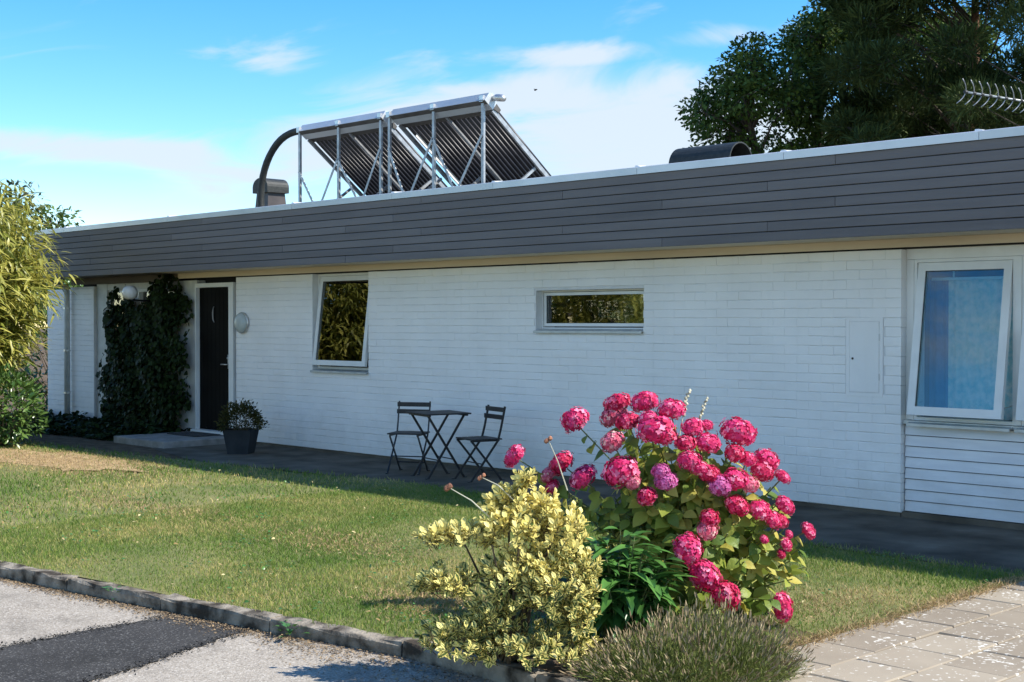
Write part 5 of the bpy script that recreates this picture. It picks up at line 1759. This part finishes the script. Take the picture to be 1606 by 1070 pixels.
    cl = np.sin(x * 3.1 + 1) * np.sin(y * 4.3) + np.sin(x * 7.7 + y * 5) * .5
    ok = (y > interp(KERB, x) + .12) & (y < interp(LAWN_BACK, x) + .1) & (cl > .45); x, y = x[ok], y[ok]; n = len(x)
    tag(leaf_mass('clover', leaf_template(.75, 2, .2, .2), np.stack([x, y, RNG.uniform(.005, .022, n)], 1), np.stack([RNG.normal(0, 1, n), RNG.normal(0, 1, n), RNG.uniform(0, .6, n)], 1),
        np.tile([0, 0, 1.0], (n, 1)) + RNG.normal(0, .3, (n, 3)), RNG.uniform(.014, .032, n), M['darkleaf']), 'clover and small weeds in patches in the lawn', kind='stuff')
    # dry litter at the kerb's foot and under the shrubs
    n = 9000
    x = RNG.uniform(-10.5, -4.9, n)
    y = interp(KERB, x) - np.abs(RNG.normal(0, 1, n)) * np.interp(x, [-10.5, -8.5, -6.4, -5.6, -4.9], [.05, .06, .09, .22, .30])
    P = np.stack([x, y, np.full(n, -.084) + RNG.uniform(0, .008, n)], 1)
    D = np.stack([RNG.normal(0, 1, n), RNG.normal(0, 1, n), RNG.normal(0, .12, n)], 1)
    tag(leaf_mass('leaf_litter', leaf_template(.4, 1, .2, .2), P, D, np.tile([0, 0, 1.0], (n, 1)) + RNG.normal(0, .3, (n, 3)), RNG.uniform(.006, .026, n), M['litter']), 'brown dry litter along the foot of the kerb', kind='stuff')


grass()


# ---------------------------------------------------------------- small things
def weed(name, label, c, n, size, spread):
    r = tag(empty(name, c), label, 'weed')
    a = RNG.uniform(0, 2 * PI, n)
    P = np.stack([c[0] + np.cos(a) * RNG.uniform(0, spread, n), c[1] + np.sin(a) * RNG.uniform(0, spread, n), c[2] + RNG.uniform(.01, .09, n)], 1)
    D = np.stack([np.cos(a), np.sin(a), RNG.uniform(.1, 1.0, n)], 1)
    leaves(r, leaf_template(.45, 2, .3, .2), P, D, np.tile([0, 0, 1.0], (n, 1)), RNG.uniform(.7, 1.2, n) * size, M['darkleaf'], singles=n)


weed('weed', 'small green weed at the foot of the kerb near the left', (-7.97, -6.44, -.084), 20, .05, .07)
weed('weed', 'small green weed at the kerb foot close to the yellow shrub', (-6.33, -6.27, -.084), 26, .055, .09)


def stalk(label, foot, tip, material, beads, rad):
    r = tag(empty('seed_stalk', foot), label, 'seed stalk')
    f, t = Vector(foot), Vector(tip)
    mid = f.lerp(t, .5) + Vector((0, 0, .02))
    MB().tube([f, mid, t], [.004, .003, .002], 5).build('stem', M['seed'], r)
    mb = MB()
    for k in range(beads):
        p = mid.lerp(t, .2 + .85 * k / max(beads - 1, 1)) + Vector((random.uniform(-.008, .008), random.uniform(-.008, .008), 0)) if beads > 3 else t + Vector((random.uniform(-.01, .01),) * 3)
        mb.lathe([(rad * .3, -rad), (rad, -.3 * rad), (rad * .8, .5 * rad), (rad * .2, rad)], 6, Matrix.Translation(p))
    mb.build('seed_head', material, r)


stalk('pale seed spike standing above the pink blooms, the taller one', (-5.0, -4.5, .9), (-4.995, -4.39, 1.275), M['seed'], 14, .010)
stalk('pale leaning seed spike beside the taller one above the blooms', (-4.97, -4.45, .9), (-4.92, -4.31, 1.23), M['seed'], 12, .009)
stalk('dry rust brown seed head on a long stalk left of the yellow shrub', (-4.86, -6.08, .70), (-5.08, -6.19, .862), M['dry'], 3, .016)
stalk('second dry brown seed head above the yellow shrub top', (-4.80, -6.0, .80), (-4.97, -6.07, .912), M['dry'], 3, .011)
stalk('upright dry brown seed head between the yellow shrub and leftmost blooms', (-5.2, -5.2, .75), (-5.29, -5.26, 1.03), M['dry'], 3, .014)

# the tiny bird high over the roof
bd = tag(empty('bird', (-28.1, 17.75, 8.45)), 'tiny dark bird flying in the sky right of the collector', 'bird')
MB().lathe([(.003, -.06), (.02, -.035), (.024, 0), (.017, .04), (.004, .07)], 8, Matrix.Translation((-28.1, 17.75, 8.45)) @ Matrix.Rotation(R(80), 4, 'Y')).build('body', M['birdgrey'], bd, smooth=True)
for s in (-1, 1):
    MB().add([(-28.14, 17.75, 8.46), (-28.05, 17.75, 8.46), (-28.08, 17.75 + s * .07, 8.47), (-28.11, 17.75 + s * .08, 8.47)], [(0, 1, 2, 3)]).build('wing', M['birdgrey'], bd)
